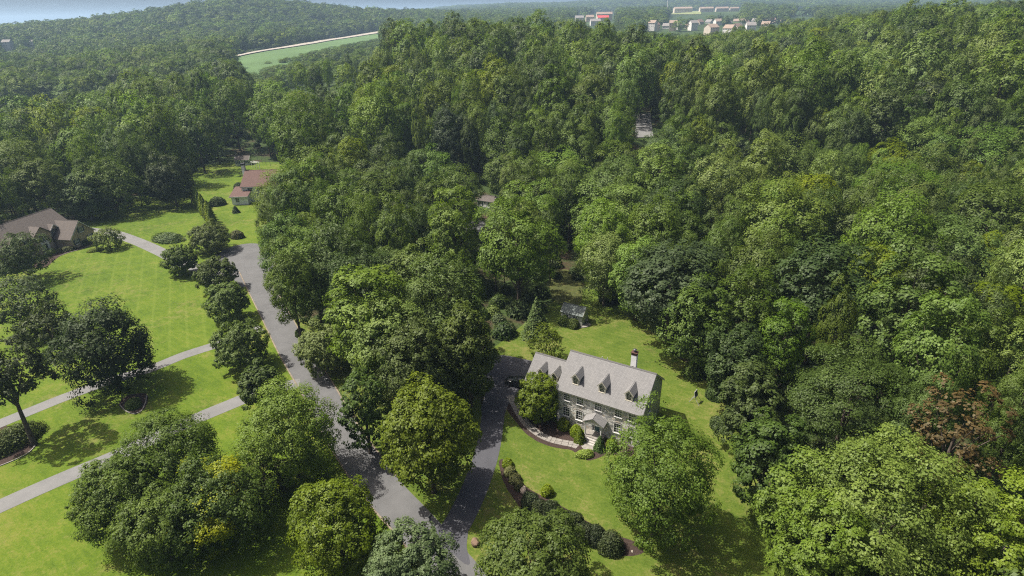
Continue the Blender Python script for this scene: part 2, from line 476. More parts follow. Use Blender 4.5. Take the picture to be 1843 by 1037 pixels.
def sheet(name, pts, z, mat, smoothn=6, wob=0.0):
    """level sheet with a curved outline"""
    o = catmull(pts, smoothn, True) if smoothn > 1 else [Vector(p) for p in pts]
    bm = bmesh.new()
    vs_ = [bm.verts.new((p.x + random.uniform(-wob, wob), p.y + random.uniform(-wob, wob), z)) for p in o]
    f = bm.faces.new(vs_)
    if f.normal.z < 0: f.normal_flip()
    bmesh.ops.triangulate(bm, faces=[f])
    me = bpy.data.meshes.new(name); bm.to_mesh(me); bm.free()
    me.materials.append(mat)
    for p in me.polygons:
        if p.normal.z < 0: p.flip()
    return link(name, me)

def ribbon_mesh(name, line, w0, w1, z, mat, n=8, side=None, up=0.0, drape=False):
    """strip along a line: half widths vary from w0 to w1; side=(a,b) makes an offset strip (kerb) with height"""
    L = catmull([Vector((p[0], p[1], 0)) for p in line], n)
    mb = MB(); S = len(L)
    prev = None
    for i, p in enumerate(L):
        a = L[max(i - 1, 0)]; b = L[min(i + 1, S - 1)]
        t = (b - a).normalized(); nrm = Vector((-t.y, t.x, 0))
        w = w0 + (w1 - w0) * i / (S - 1)
        if side: e0 = p + nrm * (w + side[0]) if side[2] > 0 else p - nrm * (w + side[0]); e1 = p + nrm * (w + side[1]) if side[2] > 0 else p - nrm * (w + side[1])
        else: e0 = p - nrm * w; e1 = p + nrm * w
        if drape:
            e0.z = hz(e0.x, e0.y) + z; e1.z = hz(e1.x, e1.y) + z
        else:
            e0.z = e1.z = z
        if prev:
            if up:
                a0, a1 = prev; U = Vector((0, 0, up))
                mb.face([a0 + U, e0 + U, e1 + U, a1 + U]); mb.face([a0, e0, e0 + U, a0 + U]); mb.face([a1, e1, e1 + U, a1 + U])
            else: mb.face([prev[0], e0, e1, prev[1]])
        prev = (e0, e1)
    return mb.mesh(name, mat)

px = lambda *q: [at(u, v) for u, v in q]
lw = sheet('lawn', px((-320, 1110), (900, 1110), (640, 850), (548, 700), (480, 570), (425, 470), (470, 440), (480, 400), (500, 330), (540, 288), (480, 278), (420, 292), (330, 300), (260, 350), (150, 398), (40, 470), (-60, 520), (-320, 640)), 0.0, M['lawn_west'], 3)
tag(lw, 'open lawns on the far side of the lane', kind='structure')
lh = sheet('lawn', px((1060, 520), (1140, 540), (1190, 590), (1215, 640), (1300, 690), (1325, 760), (1360, 860), (1415, 950), (1450, 1060), (1440, 1120), (860, 1120), (780, 985), (805, 950), (862, 830), (872, 720), (862, 650), (910, 610), (1000, 540)), 0.003, M['lawn_house'], 4)
tag(lh, 'lawn around the stone house', kind='structure')
lv = sheet('lawn', px((528, 575), (560, 640), (620, 715), (690, 830), (782, 950), (806, 948), (862, 830), (870, 740), (840, 700), (760, 720), (680, 700), (620, 640), (570, 590)), 0.0, M['lawn_house'], 3)
tag(lv, 'grass verge between the lane and the dark driveway', kind='structure')
lm = sheet('lawn', px((110, 480), (150, 448), (205, 425), (300, 465), (350, 500), (388, 560), (400, 600), (385, 612), (330, 632), (270, 655), (180, 640), (140, 560)), 0.006, M['lawn_mown'], 4)
tag(lm, 'mown lawn with faint parallel mower lines', kind='structure')

LANE = [at(*q) for q in ((890, 1120), (828, 1037), (748, 945), (682, 872), (616, 778), (572, 700), (530, 632), (497, 570), (470, 520), (452, 485))]
tag(link('road', ribbon_mesh('road', LANE, 2.3, 2.55, 0.012, M['road'], 8)), 'grey asphalt lane', kind='structure')
cc = at(432, 476)
circ = [cc + Vector((math.cos(a) * 8.6, math.sin(a) * 14.5, 0)) for a in np.linspace(0, 2 * math.pi, 40, endpoint=False)]
circ = [Vector((p.x + (p.y - cc.y) * -0.22, p.y, 0)) for p in circ]
tag(sheet('turning_circle', circ, 0.008, M['road'], 1), 'asphalt turning circle at the end of the lane', kind='structure')
for s in (1, -1):
    k = link('kerb', ribbon_mesh('kerb', LANE[3:9] if s < 0 else LANE, 2.3, 2.55, 0.0, M['kerb'], 8, (0.0, 0.22, s), 0.07)); tag(k, 'low tan edge of the lane', kind='structure')

DRIVE = [at(*q) for q in ((785, 1000), (812, 960), (833, 925), (858, 870), (876, 815), (886, 760), (890, 720), (900, 690), (918, 668))]
tag(link('driveway', ribbon_mesh('driveway', DRIVE, 1.65, 1.75, 0.018, M['drive_dark'], 8)), 'dark asphalt driveway to the stone house', kind='structure')
tag(sheet('driveway_apron', px((782, 952), (806, 944), (824, 936), (842, 944), (842, 962), (840, 985), (846, 1014), (832, 1012), (806, 985)), 0.016, M['drive_dark'], 4), 'flared mouth of the dark driveway', kind='structure')
tag(sheet('parking_court', px((866, 740), (878, 700), (872, 660), (895, 640), (935, 645), (965, 655), (975, 690), (958, 715), (925, 716), (912, 735), (900, 760)), 0.014, M['drive_dark'], 4), 'dark asphalt parking court beside the garage wing', kind='structure')
for line, w0, w1, lab in (
    (((118, 408), (172, 416), (205, 420), (250, 436), (290, 454), (345, 480), (400, 492)), 1.9, 1.7, 'pale driveway to the brown house'),
    (((470, 590), (430, 604), (385, 622), (330, 640), (270, 664), (200, 685), (120, 714), (60, 738), (-30, 775), (-120, 815)), 1.35, 1.3, 'pale driveway between the lawns'),
    (((540, 690), (480, 702), (415, 728), (350, 755), (290, 782), (210, 820), (120, 858), (40, 893), (-40, 930), (-140, 980)), 1.45, 1.5, 'pale driveway behind the clump of maples')):
    tag(link('driveway', ribbon_mesh('driveway', [at(*q) for q in line], w0, w1, 0.02, M['drive_pale'], 6)), lab, kind='structure')

tag(sheet('planting_bed', px((903, 722), (914, 712), (926, 716), (950, 735), (1003, 762), (1050, 782), (1110, 795), (1140, 805), (1135, 822), (1105, 818), (1085, 821), (1062, 829), (1046, 824), (1030, 811), (1000, 806), (970, 796), (945, 779), (925, 755)), 0.010, M['mulch'], 4, 0.04), 'mulched bed along the house front', kind='structure')
tag(sheet('planting_bed', px((898, 832), (908, 828), (925, 843), (936, 862), (952, 880), (1000, 905), (1060, 940), (1105, 962), (1150, 978), (1158, 994), (1130, 1001), (1090, 992), (1050, 976), (1000, 955), (950, 928), (924, 897), (905, 865)), 0.010, M['mulch'], 4, 0.04), 'mulched bed under the yew row', kind='structure')
tag(sheet('planting_bed', px((214, 730), (230, 712), (262, 708), (266, 722), (258, 738), (240, 746)), 0.014, M['mulch'], 4), 'mulched island under the big dark tree', kind='structure')
tag(sheet('planting_bed', px((-60, 745), (20, 770), (64, 795), (62, 806), (30, 824), (-40, 850), (-120, 820)), 0.012, M['mulch'], 4), 'mulched bed under the open tree', kind='structure')
tag(sheet('planting_bed', px((60, 478), (90, 458), (110, 444), (135, 447), (150, 440), (172, 430), (178, 436), (140, 450), (110, 460), (80, 482)), 0.014, M['mulch'], 4), 'mulched bed before the brown house', kind='structure')
tag(sheet('cottage_yard', px((835, 395), (868, 398), (880, 412), (862, 424), (838, 418)), 0.02, M['drive_pale'], 3), 'paved yard near the woodland shed', kind='structure')
tag(sheet('woodland_clearing', px((995, 495), (1020, 485), (1045, 505), (1045, 545), (1010, 550), (990, 525)), 0.004, mat_grass('clearing_grass', [(0.025, 0.032, 0.01), (0.05, 0.055, 0.018), (0.06, 0.072, 0.018), (0.10, 0.085, 0.04)]), 4), 'patchy clearing behind the garden shed', kind='structure')

# edging of the island and the open bed
for q, lab in ((((214, 730), (225, 741), (240, 746), (256, 740), (264, 724), (266, 712)), 'stone edging round the island bed'), (((64, 800), (50, 815), (25, 828), (-10, 842)), 'stone edging of the bed under the open tree'),
               (((106, 462), (125, 455), (150, 448), (178, 436)), 'pale stone edging before the brown house')):
    tag(link('bed_edging', ribbon_mesh('bed_edging', px(*q), 0.07, 0.07, 0.01, M['flag'], 6, (0, 0.14, 1), 0.10)), lab, 'edging')

# far field and the country road along its top edge
FIELD = [(425, 103), (470, 93), (560, 78), (640, 65), (680, 58), (700, 92), (620, 112), (540, 130), (425, 160)]
def far_sheet(name, poly, mat, off, label, sub=5):
    """sheet draped over the far land"""
    us = [q[0] for q in poly]; vs_ = [q[1] for q in poly]
    mb = MB(); n = len(poly)
    pts = []
    for i in range(n):
        a = Vector((*poly[i], 0)); b = Vector((*poly[(i + 1) % n], 0))
        for k in range(sub): pts.append(a.lerp(b, k / sub))
    w = [on_land(p.x, p.y, 300 if name == 'field' else 100) for p in pts]
    bm = bmesh.new()
    f = bm.faces.new([bm.verts.new((p.x, p.y, 0)) for p in w])
    bmesh.ops.triangulate(bm, faces=[f])
    for _ in range(4):
        bmesh.ops.subdivide_edges(bm, edges=[e for e in bm.edges if e.calc_length() > 25], cuts=1)
        bmesh.ops.triangulate(bm, faces=bm.faces[:])
    hs_ = height([v.co.x for v in bm.verts], [v.co.y for v in bm.verts])
    for v, h in zip(bm.verts, hs_): v.co.z = h + off
    bmesh.ops.recalc_face_normals(bm, faces=bm.faces)
    me = bpy.data.meshes.new(name); bm.to_mesh(me); bm.free(); me.materials.append(mat)
    return tag(link(name, me), label, kind='structure')
far_sheet('field', FIELD, M['field'], 1.2, 'green crop field in the far valley')
FROAD = [on_land(u, v, 300) for u, v in ((415, 107), (470, 95), (520, 87), (560, 80), (600, 73), (640, 67), (690, 59))]
tag(link('road', ribbon_mesh('road', [(p.x, p.y) for p in FROAD], 5, 13, 2.2, M['farroad'], 6, drape=True)), 'pale country road along the top of the far field', kind='structure')
MEADOW = [(1203, 22), (1262, 20), (1262, 27), (1205, 27)]
MEADOW2 = [(1426, 21), (1470, 20), (1462, 28), (1428, 28)]
far_sheet('driveway', [(1140, 206), (1170, 206), (1176, 250), (1144, 250)], M['drive_pale'], 0.3, 'pale drive showing through a gap in the ridge woods', 2)
far_sheet('field', MEADOW, mat_plain('meadow_pale', (0.17, 0.19, 0.08), 0.9, 0.1, 0.1, 0.02), 1.5, 'pale meadow before the far apartment rows')
far_sheet('field', MEADOW2, M['field'], 1.5, 'small pale meadow on the far hillside')

# ------------------------------------------------------------------ trees: shapes
rng = np.random.default_rng(11)
def unit(v): return v / np.maximum(np.linalg.norm(v, axis=-1, keepdims=True), 1e-9)
def rdir(n): return unit(rng.normal(size=(n, 3)))

def leaf_quads(pos, nrm, size, tint, aspect=0.62, fold=0.12):
    """one small folded rhombus for each leaf spray"""
    n = len(pos)
    t = unit(np.cross(nrm, rdir(n))); b = np.cross(nrm, t)
    s = size[:, None] * 0.5
    v = np.stack([pos + t * s, pos + b * s * aspect * 1.15 + nrm * s * fold * 2, pos - t * s * 0.9, pos - b * s * aspect + nrm * s * fold], 1)
    return v.reshape(-1, 3), np.arange(4 * n).reshape(n, 4), tint

def add_tint(me, tint):
    a = me.attributes.new('tint', 'FLOAT', 'FACE')
    a.data.foreach_set('value', np.ascontiguousarray(tint, np.float32))

def crown(Rr, zb, zt, nl=46, nt=9, nleaf=20, leaf=0.45, lobe=0.33, ragged=0.16, top=0.0, updir=0.25, flat=0.85, core=0.72, tintmix=None, nr=0.38, nout=0.25):
    """broadleaf crown: boughs over an egg-shaped volume, each bough a bunch of tufts, each tuft a spray of leaves"""
    a = (zt - zb) / 2; zc = (zt + zb) / 2
    k = np.arange(nl) + 0.5
    ph = math.pi * (1 + 5 ** 0.5) * k + rng.uniform(0, 6.28)
    cz = 1 - 1.90 * k / nl
    hr = np.sqrt(np.maximum(0, np.where(cz > 0, 1 - cz ** 2, 1 - np.abs(cz) ** 3.2)))      # skirts stay full towards the ground
    d = np.stack([np.cos(ph) * hr, np.sin(ph) * hr, cz], -1)
    d = d + np.clip(rng.normal(size=d.shape), -1.4, 1.4) * 0.11
    prof = 1 - top * np.maximum(d[:, 2], 0)
    # uneven outline: a few long boughs
    un = 1 + ragged * np.sin(3 * ph + rng.uniform(0, 6)) * rng.uniform(0.2, 1, nl) + rng.uniform(-ragged, ragged, nl)
    un = np.clip(un, 0.6, 1.13)
    rl = Rr * lobe * rng.uniform(0.72, 1.28, nl)
    cpos = np.stack([d[:, 0] * Rr * prof, d[:, 1] * Rr * prof, d[:, 2] * a], -1) * (core * un)[:, None] + np.array([0, 0, zc])
    inner = max(3, nl // 7)
    cpos = np.concatenate([cpos, rng.normal(size=(inner, 3)) * np.array([Rr, Rr, a]) * 0.22 + np.array([0, 0, zc])])
    rl = np.concatenate([rl, np.full(inner, Rr * lobe)])
    ltint = rng.uniform(0, 1, len(rl))
    out = unit((cpos - np.array([0, 0, zc])) / np.array([Rr, Rr, a]))
    L = len(rl)
    td = unit(rdir(L * nt).reshape(L, nt, 3) + out[:, None] * 0.75 + np.array([0, 0, updir]))
    tp = cpos[:, None] + td * (rl[:, None, None] * 0.85) * np.array([1, 1, flat])
    tr = rl[:, None] * rng.uniform(0.24, 0.46, (L, nt))
    ttint = np.clip(ltint[:, None] * 0.5 + rng.uniform(0, 0.5, (L, nt)), 0, 1)
    T = L * nt
    tp = tp.reshape(T, 3); tr = tr.reshape(T); td = td.reshape(T, 3); ttint = ttint.reshape(T)
    ld = unit(rdir(T * nleaf).reshape(T, nleaf, 3) + td[:, None] * 0.45)
    lp = tp[:, None] + ld * (tr[:, None, None] * rng.uniform(0.45, 1.15, (T, nleaf, 1)))
    lo = unit((lp - np.array([0, 0, zc - a * 0.25])) / np.array([Rr, Rr, a]))
    ln = unit(ld * 0.40 + td[:, None] * 0.35 + lo * nout + rdir(T * nleaf).reshape(T, nleaf, 3) * nr + np.array([0, 0, 0.45]))
    lt = np.clip(ttint[:, None] * 0.6 + rng.uniform(0, 0.4, (T, nleaf)), 0, 1)
    ls = leaf * rng.uniform(0.6, 1.35, (T, nleaf))
    if tintmix is not None: lt = tintmix(lp, lt)
    return leaf_quads(lp.reshape(-1, 3), ln.reshape(-1, 3), ls.ravel(), lt.ravel()), cpos, rl

def crown_mesh(name, mat, *a, **k):
    (v, q, t), cpos, rl = crown(*a, **k)
    me = np_mesh(name, v, q, mat); add_tint(me, t)
    return me, cpos

def trunk_mesh(name, h, zb, r, cpos, nlimb=8, lean=(0, 0)):
    mb = MB()
    lx, ly = lean
    ztop = zb + (h - zb) * 0.55
    pts = [(lx * t * t + 0.12 * math.sin(3 * t), ly * t * t + 0.1 * math.cos(4 * t) - 0.1, ztop * t - 0.15) for t in (0, 0.06, 0.25, 0.5, 0.75, 1.0)]
    mb.tube(pts, [r * 1.5, r * 1.1, r * 0.9, r * 0.72, r * 0.5, r * 0.2], 8)
    idx = rng.choice(len(cpos), min(nlimb, len(cpos)), replace=False)
    for i in idx:
        c = Vector(cpos[i])
        z0 = min(max(zb * 0.8, c.z - 2.5 - 0.25 * (h - zb)), ztop * 0.9)
        t = z0 / ztop
        s = Vector((lx * t * t + 0.12 * math.sin(3 * t), ly * t * t, z0))
        mid = s.lerp(c, 0.5) + Vector((0, 0, 0.35))
        mb.tube([s, mid, c], [r * 0.42, r * 0.26, r * 0.08], 5, cap=False)
    return mb.mesh(name, M['bark'], True)

def conifer(h, Rr, z0=0.6, levels=26, leaf=0.5, power=0.85, droop=0.25):
    P = []; Nn = []; S = []; T = []
    for i in range(levels):
        t = (i + rng.uniform(-0.3, 0.3)) / levels
        z = z0 + (h - z0) * max(0, t)
        rr = Rr * max(0.05, (1 - t)) ** power * rng.uniform(0.82, 1.12)
        nb = max(5, int(15 * (1 - t) + 5))
        for b in range(nb):
            an = rng.uniform(0, 2 * math.pi); ln = rr * rng.uniform(0.75, 1.1)
            m_ = max(5, int(ln * 10))
            s = rng.uniform(0.15, 1, m_) ** 0.7
            wd = 0.26 * ln * s + 0.08
            x = ln * s; yv = rng.normal(size=m_) * wd * 0.5; zz = z + 0.15 * x - droop * x * x / max(ln, 0.3) + rng.normal(size=m_) * 0.10
            c, sn = math.cos(an), math.sin(an)
            P.append(np.stack([x * c - yv * sn, x * sn + yv * c, zz], -1))
            Nn.append(unit(np.stack([np.full(m_, 0.35 * c), np.full(m_, 0.35 * sn), np.full(m_, 0.8)], -1) + rdir(m_) * 0.55))
            S.append(leaf * rng.uniform(0.55, 1.2, m_)); T.append(np.clip(rng.uniform(0, 0.6) + s * 0.4 * rng.uniform(0, 1, m_), 0, 1))
    P = np.concatenate(P); Nn = np.concatenate(Nn); S = np.concatenate(S); T = np.concatenate(T)
    return leaf_quads(P, Nn, S, T, 0.5)

def conifer_mesh(name, mat, *a, **k):
    v, q, t = conifer(*a, **k)
    me = np_mesh(name, v, q, mat); add_tint(me, t); return me

def shrub_mesh(name, mat, rx, ry, h, n=2600, leaf=0.16, lumps=16, cone=0.0):
    """clipped or mounded bush, leaves over a lumpy body that reaches the ground"""
    d = rdir(n); d[:, 2] = np.abs(d[:, 2]) * 1.15 - 0.12; d = unit(d)
    ld = rdir(lumps); ld[:, 2] = np.abs(ld[:, 2]); la = rng.uniform(0.05, 0.2, lumps)
    f = 1 + np.max(np.exp(-((1 - d @ ld.T) / 0.09)) * la, axis=1) - 0.08
    rad = f * rng.uniform(0.82, 1.04, n)
    z = np.maximum(d[:, 2], -0.05)
    taper = (1 - z) ** cone if cone else 1.0
    p = np.stack([d[:, 0] * rx * rad * taper, d[:, 1] * ry * rad * taper, z * h * rad + 0.08], -1)
    if cone:
        zz = rng.uniform(0, 1, n) ** 1.3; an = rng.uniform(0, 6.28, n); rr = (1 - zz) ** cone * rng.uniform(0.85, 1.08, n) * (1 + 0.12 * np.sin(an * 5 + zz * 9))
        p = np.stack([np.cos(an) * rr * rx, np.sin(an) * rr * ry, zz * h + 0.06], -1)
        d = unit(np.stack([np.cos(an), np.sin(an), np.full(n, 0.4)], -1))
    nn = unit(d * 0.9 + rdir(n) * 0.6 + np.array([0, 0, 0.2]))
    v, q, t = leaf_quads(p, nn, leaf * rng.uniform(0.7, 1.3, n), np.clip(rng.uniform(0, 1, n) * 0.6 + (f - 0.92) * 2, 0, 1))
    # woody heart so that the bush is not see-through
    hb = MB(); m_ = 10
    for i in range(5):
        zt_ = i / 4
        w = (1 - zt_) ** cone if cone else math.sqrt(max(0.04, 1 - zt_ ** 2))
        for k in range(m_):
            an = 6.2832 * k / m_; hb.v.append((math.cos(an) * rx * 0.72 * w, math.sin(an) * ry * 0.72 * w, zt_ * h * 0.78))
    for i in range(4):
        for k in range(m_): hb.f.append((i * m_ + k, i * m_ + (k + 1) % m_, (i + 1) * m_ + (k + 1) % m_, (i + 1) * m_ + k)); hb.m.append(0)
    nv = len(v); hv = np.array(hb.v)
    me = np_mesh(name, np.concatenate([v, hv]), np.concatenate([q, np.array(hb.f) + nv]), mat)
    add_tint(me, np.concatenate([t, np.full(len(hb.f), 0.05)]))
    return me

# ---- stock of tree shapes; each entry: crown mesh, trunk mesh, height, radius
def stock_tree(nm, mat, h, Rr, zb, tr=0.34, near=True, **k):
    cm, cp = crown_mesh(nm + '_crown', mat, Rr, zb, h, **k)
    tm = trunk_mesh(nm + '_trunk', h, zb, tr, cp, 9 if near else 3)
    return dict(crown=cm, trunk=tm, h=h, r=Rr)
STOCK = []
for i in range(6):   # broad oaks and maples
    STOCK.append(stock_tree('oak', M['leaf'], 20 + i * 0.5, 6.2 + 0.3 * (i % 3), 3.6, 0.36, nl=32, nt=14, nleaf=28, leaf=0.40, nr=0.32, nout=0.45, ragged=0.24, lobe=0.37, core=0.76))
for i in range(4):   # tall tulip trees
    STOCK.append(stock_tree('tulip', M['leaf'], 24 + i * 0.6, 5.0, 3.8, 0.36, nl=36, nt=13, nleaf=26, leaf=0.40, nr=0.32, nout=0.45, ragged=0.24, lobe=0.38, core=0.76))
STOCK.append(stock_tree('pale', M['leaf_yellow'], 20, 5.6, 5.5, 0.32, nl=48, nt=10, nleaf=27, leaf=0.40, nr=0.32, nout=0.45, ragged=0.22))
STOCK.append(stock_tree('greyish', M['leaf_grey'], 21, 6.0, 5.0, 0.34, nl=50, nt=10, nleaf=27, leaf=0.40, nr=0.32, nout=0.45, ragged=0.22))
STOCK.append(stock_tree('darkish', M['leaf_dark'], 21, 5.8, 5.0, 0.34, nl=50, nt=10, nleaf=27, leaf=0.40, nr=0.32, nout=0.45, ragged=0.22))

NEAR = [stock_tree('oak', M['leaf'], 20.5, 6.4, 4.0, 0.36, nl=38, nt=16, nleaf=60, leaf=0.24, ragged=0.26, lobe=0.36, core=0.76), stock_tree('oak', M['leaf'], 21.5, 6.2, 4.0, 0.36, nl=34, nt=17, nleaf=60, leaf=0.24, ragged=0.26, lobe=0.37, core=0.76),
        stock_tree('tulip', M['leaf'], 23.5, 5.2, 5.0, 0.36, nl=60, nt=11, nleaf=54, leaf=0.24, ragged=0.2, lobe=0.34), stock_tree('greyish', M['leaf_grey'], 21, 6.2, 4.0, 0.34, nl=56, nt=11, nleaf=58, leaf=0.24, ragged=0.24, lobe=0.33)]
def far_tree(nm, mat, h, Rr, zb, leaf, nl, nt, nleaf, **k):
    (v, q, t), cp, rl = crown(Rr, zb, h, nl, nt, nleaf, leaf, ragged=0.2, **k)
    mb = MB(); mb.tube([(0, 0, -0.3), (0, 0, h * 0.6)], [0.4, 0.15], 5)
    tv = np.array(mb.v); tq = np.array([f for f in mb.f if len(f) == 4])
    me = np_mesh(nm, np.concatenate([v, tv]), np.concatenate([q, tq + len(v)]), [mat, M['bark']])
    mi = np.zeros(len(q) + len(tq), np.int32); mi[len(q):] = 1
    me.polygons.foreach_set('material_index', mi)
    add_tint(me, np.concatenate([t, np.zeros(len(tq))]))
    return me
MIDM = [far_tree('mid_tree', mt, h, r_, zb, 0.66, 26, 12, 12, lobe=0.40, core=0.76, nr=0.25, nout=0.7) for mt, h, r_, zb in ((M['leaf'], 20, 6.0, 3.5), (M['leaf'], 24, 5.0, 5.0), (M['leaf'], 21, 6.5, 4.0), (M['leaf'], 23, 5.6, 4.5), (M['leaf_yellow'], 20, 5.8, 4.0), (M['leaf_dark'], 21, 5.6, 4.0), (M['leaf_grey'], 22, 6.0, 4.0))]
FARM = [far_tree('far_tree', mt, h, r_, zb, 1.2, 22, 8, 7, lobe=0.40, nr=0.15, nout=1.0) for mt, h, r_, zb in ((M['leaf'], 17, 6.0, 1.5), (M['leaf'], 20, 5.4, 2.0), (M['leaf'], 18, 6.6, 1.5), (M['leaf_dark'], 18, 5.8, 1.5), (M['leaf_grey'], 18, 6.0, 1.5), (M['leaf_yellow'], 16, 5.8, 1.5))]
UNDM = [shrub_mesh('understorey', mt, 1.9, 1.7, 2.2, 500, 0.42, 10) for mt in (M['leaf'], M['leaf_dark'], M['leaf_grey'])]

def place_tree(name, st, p, label, cat='tree', group=None, s=(1, 1, 1), rz=None):
    e = empty(name, p, rng.uniform(0, 6.28) if rz is None else rz)
    e.scale = s
    link('trunk', st['trunk'], e); link('crown', st['crown'], e)
    return tag(e, label, cat, group)

def tree_at(name, label, u, v, zc, wpx, h, mat, cat='tree', zb=None, group=None, leaf=0.4, base=None, tr=0.25, lean=None, **k):
    """a tree of its own: crown centre seen at (u, v) and zc metres up, wpx pixels wide"""
    c = at(u, v, zc)
    depth = (c - Vector((0, 0, CAMH))).dot(_fwd)
    Rr = wpx / 2 * depth / F
    zb = zc - (h - zc) if zb is None else zb
    zb = max(zb, 0.3)
    # the spread of the boughs is a little wider than the nominal radius
    b = base if base is not None else Vector((c.x, c.y, 0))
    cm, cp = crown_mesh(name + '_crown', mat, Rr * 0.90, zb, h, leaf=leaf, **k)
    off = c - b
    if base is not None:
        cm.transform(Matrix.Translation((off.x, off.y, 0)))
        cp = cp + np.array([off.x, off.y, 0])
    tm = trunk_mesh(name + '_trunk', h, zb, tr, cp, 10, lean=(off.x * 1.1, off.y * 1.1) if base is not None else (0, 0))
    e = empty(name, (b.x, b.y, 0))
    link('trunk', tm, e); link('crown', cm, e)
    return tag(e, label, cat, group)

# ------------------------------------------------------------------ building materials
def mat_stone():
    mt, nt, out = newmat('field_stone_wall')
    tc = N(nt, 'ShaderNodeTexCoord')
    mp = N(nt, 'ShaderNodeMapping'); mp.inputs['Scale'].default_value = (2.0, 2.0, 3.6); nt.links.new(tc.outputs['Object'], mp.inputs[0])
    dn = noise(nt, 1.2, 3, 0.6, mp.outputs[0])
    va = N(nt, 'ShaderNodeVectorMath', operation='ADD'); nt.links.new(mp.outputs[0], va.inputs[0])
    sc_ = N(nt, 'ShaderNodeVectorMath', operation='SCALE'); sc_.inputs['Scale'].default_value = 0.5; nt.links.new(dn.outputs['Color'], sc_.inputs[0]); nt.links.new(sc_.outputs[0], va.inputs[1])
    vo = N(nt, 'ShaderNodeTexVoronoi'); vo.inputs['Scale'].default_value = 1.0; nt.links.new(va.outputs[0], vo.inputs['Vector'])
    ve = N(nt, 'ShaderNodeTexVoronoi', feature='DISTANCE_TO_EDGE'); ve.inputs['Scale'].default_value = 1.0; nt.links.new(va.outputs[0], ve.inputs['Vector'])
    sep = N(nt, 'ShaderNodeSeparateColor'); nt.links.new(vo.outputs['Color'], sep.inputs[0])
    st = ramp(nt, sep.outputs[0], [(0.0, (0.15, 0.15, 0.16)), (0.2, (0.33, 0.325, 0.32)), (0.45, (0.50, 0.47, 0.43)), (0.6, (0.52, 0.42, 0.31)), (0.75, (0.64, 0.63, 0.60)), (1.0, (0.78, 0.77, 0.74))])
    fine = noise(nt, 9, 5, 0.7, tc.outputs['Object'])
    c = mixc(nt, math_(nt, 'MULTIPLY', fine.outputs[0], 0.5), st.outputs[0], (0.25, 0.24, 0.22))
    k = ramp(nt, ve.outputs['Distance'], [(0.0, (0, 0, 0)), (0.10, (1, 1, 1))])
    c = mixc(nt, k.outputs[0], (0.52, 0.50, 0.46), c)
    principled(nt, out, c, 0.9, 0.2, math_(nt, 'MULTIPLY', k.outputs[0], 0.5), 0.9, 0.05)
    return mt

def mat_shingle(name, c, var=0.2):
    mt, nt, out = newmat(name)
    tc = N(nt, 'ShaderNodeTexCoord')
    uvm = tc.outputs['UV']
    br = N(nt, 'ShaderNodeTexBrick'); br.inputs['Scale'].default_value = 1.0
    br.inputs['Brick Width'].default_value = 0.32; br.inputs['Row Height'].default_value = 0.16; br.inputs['Mortar Size'].default_value = 0.012
    br.inputs['Color1'].default_value = (*[x * (1 - var) for x in c], 1); br.inputs['Color2'].default_value = (*[min(1, x * (1 + var)) for x in c], 1); br.inputs['Mortar'].default_value = (*[x * 0.55 for x in c], 1)
    nt.links.new(uvm, br.inputs['Vector'])
    n1 = noise(nt, 0.5, 5, 0.65, uvm); n2 = noise(nt, 5, 5, 0.7, uvm)
    mp = N(nt, 'ShaderNodeMapping'); mp.inputs['Scale'].default_value = (1.2, 0.12, 1); nt.links.new(uvm, mp.inputs[0])
    n3 = noise(nt, 1.0, 4, 0.6, mp.outputs[0])
    f = math_(nt, 'ADD', math_(nt, 'MULTIPLY', n1.outputs[0], 0.4), math_(nt, 'ADD', math_(nt, 'MULTIPLY', n2.outputs[0], 0.3), math_(nt, 'MULTIPLY', n3.outputs[0], 0.3)))
    r = ramp(nt, f, [(0.36, (0.90, 0.90, 0.91)), (0.62, (1.07, 1.06, 1.05))])
    cc = mixc(nt, 1.0, br.outputs['Color'], r.outputs[0], 'MULTIPLY')
    principled(nt, out, cc, 0.9, 0.25, br.outputs['Fac'], -0.5, 0.02)
    return mt

def mat_siding(name, c, row=0.16):
    mt, nt, out = newmat(name)
    tc = N(nt, 'ShaderNodeTexCoord')
    sp = N(nt, 'ShaderNodeSeparateXYZ'); nt.links.new(tc.outputs['Object'], sp.inputs[0])
    fr = math_(nt, 'FRACT', math_(nt, 'MULTIPLY', sp.outputs[2], 1 / row))
    n1 = noise(nt, 1.5, 5, 0.6, tc.outputs['Object'])
    r = ramp(nt, n1.outputs[0], [(0.3, tuple(x * 0.9 for x in c)), (0.7, tuple(min(1, x * 1.06) for x in c))])
    principled(nt, out, r.outputs[0], 0.7, 0.3, fr, 0.6, 0.015)
    return mt

def mat_glass():
    mt, nt, out = newmat('window_glass')
    tc = N(nt, 'ShaderNodeTexCoord'); n1 = noise(nt, 0.7, 2, 0.5, tc.outputs['Object'])
    r = ramp(nt, n1.outputs[0], [(0.35, (0.015, 0.02, 0.02)), (0.7, (0.05, 0.06, 0.06))])
    p = principled(nt, out, r.outputs[0], 0.06, 0.7)
    return mt
M['stone'] = mat_stone()
M['roof_grey'] = mat_shingle('shingle_grey', (0.178, 0.174, 0.172), 0.08)
M['roof_brown'] = mat_shingle('shingle_brown', (0.112, 0.096, 0.086), 0.12)
M['roof_red'] = mat_shingle('shingle_red_brown', (0.108, 0.066, 0.056), 0.12)
M['roof_shed'] = mat_shingle('shingle_shed', (0.135, 0.155, 0.145), 0.1)
M['sage'] = mat_siding('siding_sage', (0.34, 0.355, 0.295))
M['white_siding'] = mat_siding('siding_white', (0.72, 0.72, 0.70))
M['stucco'] = mat_plain('stucco_tan', (0.36, 0.285, 0.205), 0.9, 0.2, 0.12, 1.0)
M['white'] = mat_plain('white_paint', (0.62, 0.61, 0.59), 0.5, 0.4, 0.06, 2.0, bstr=0.02)
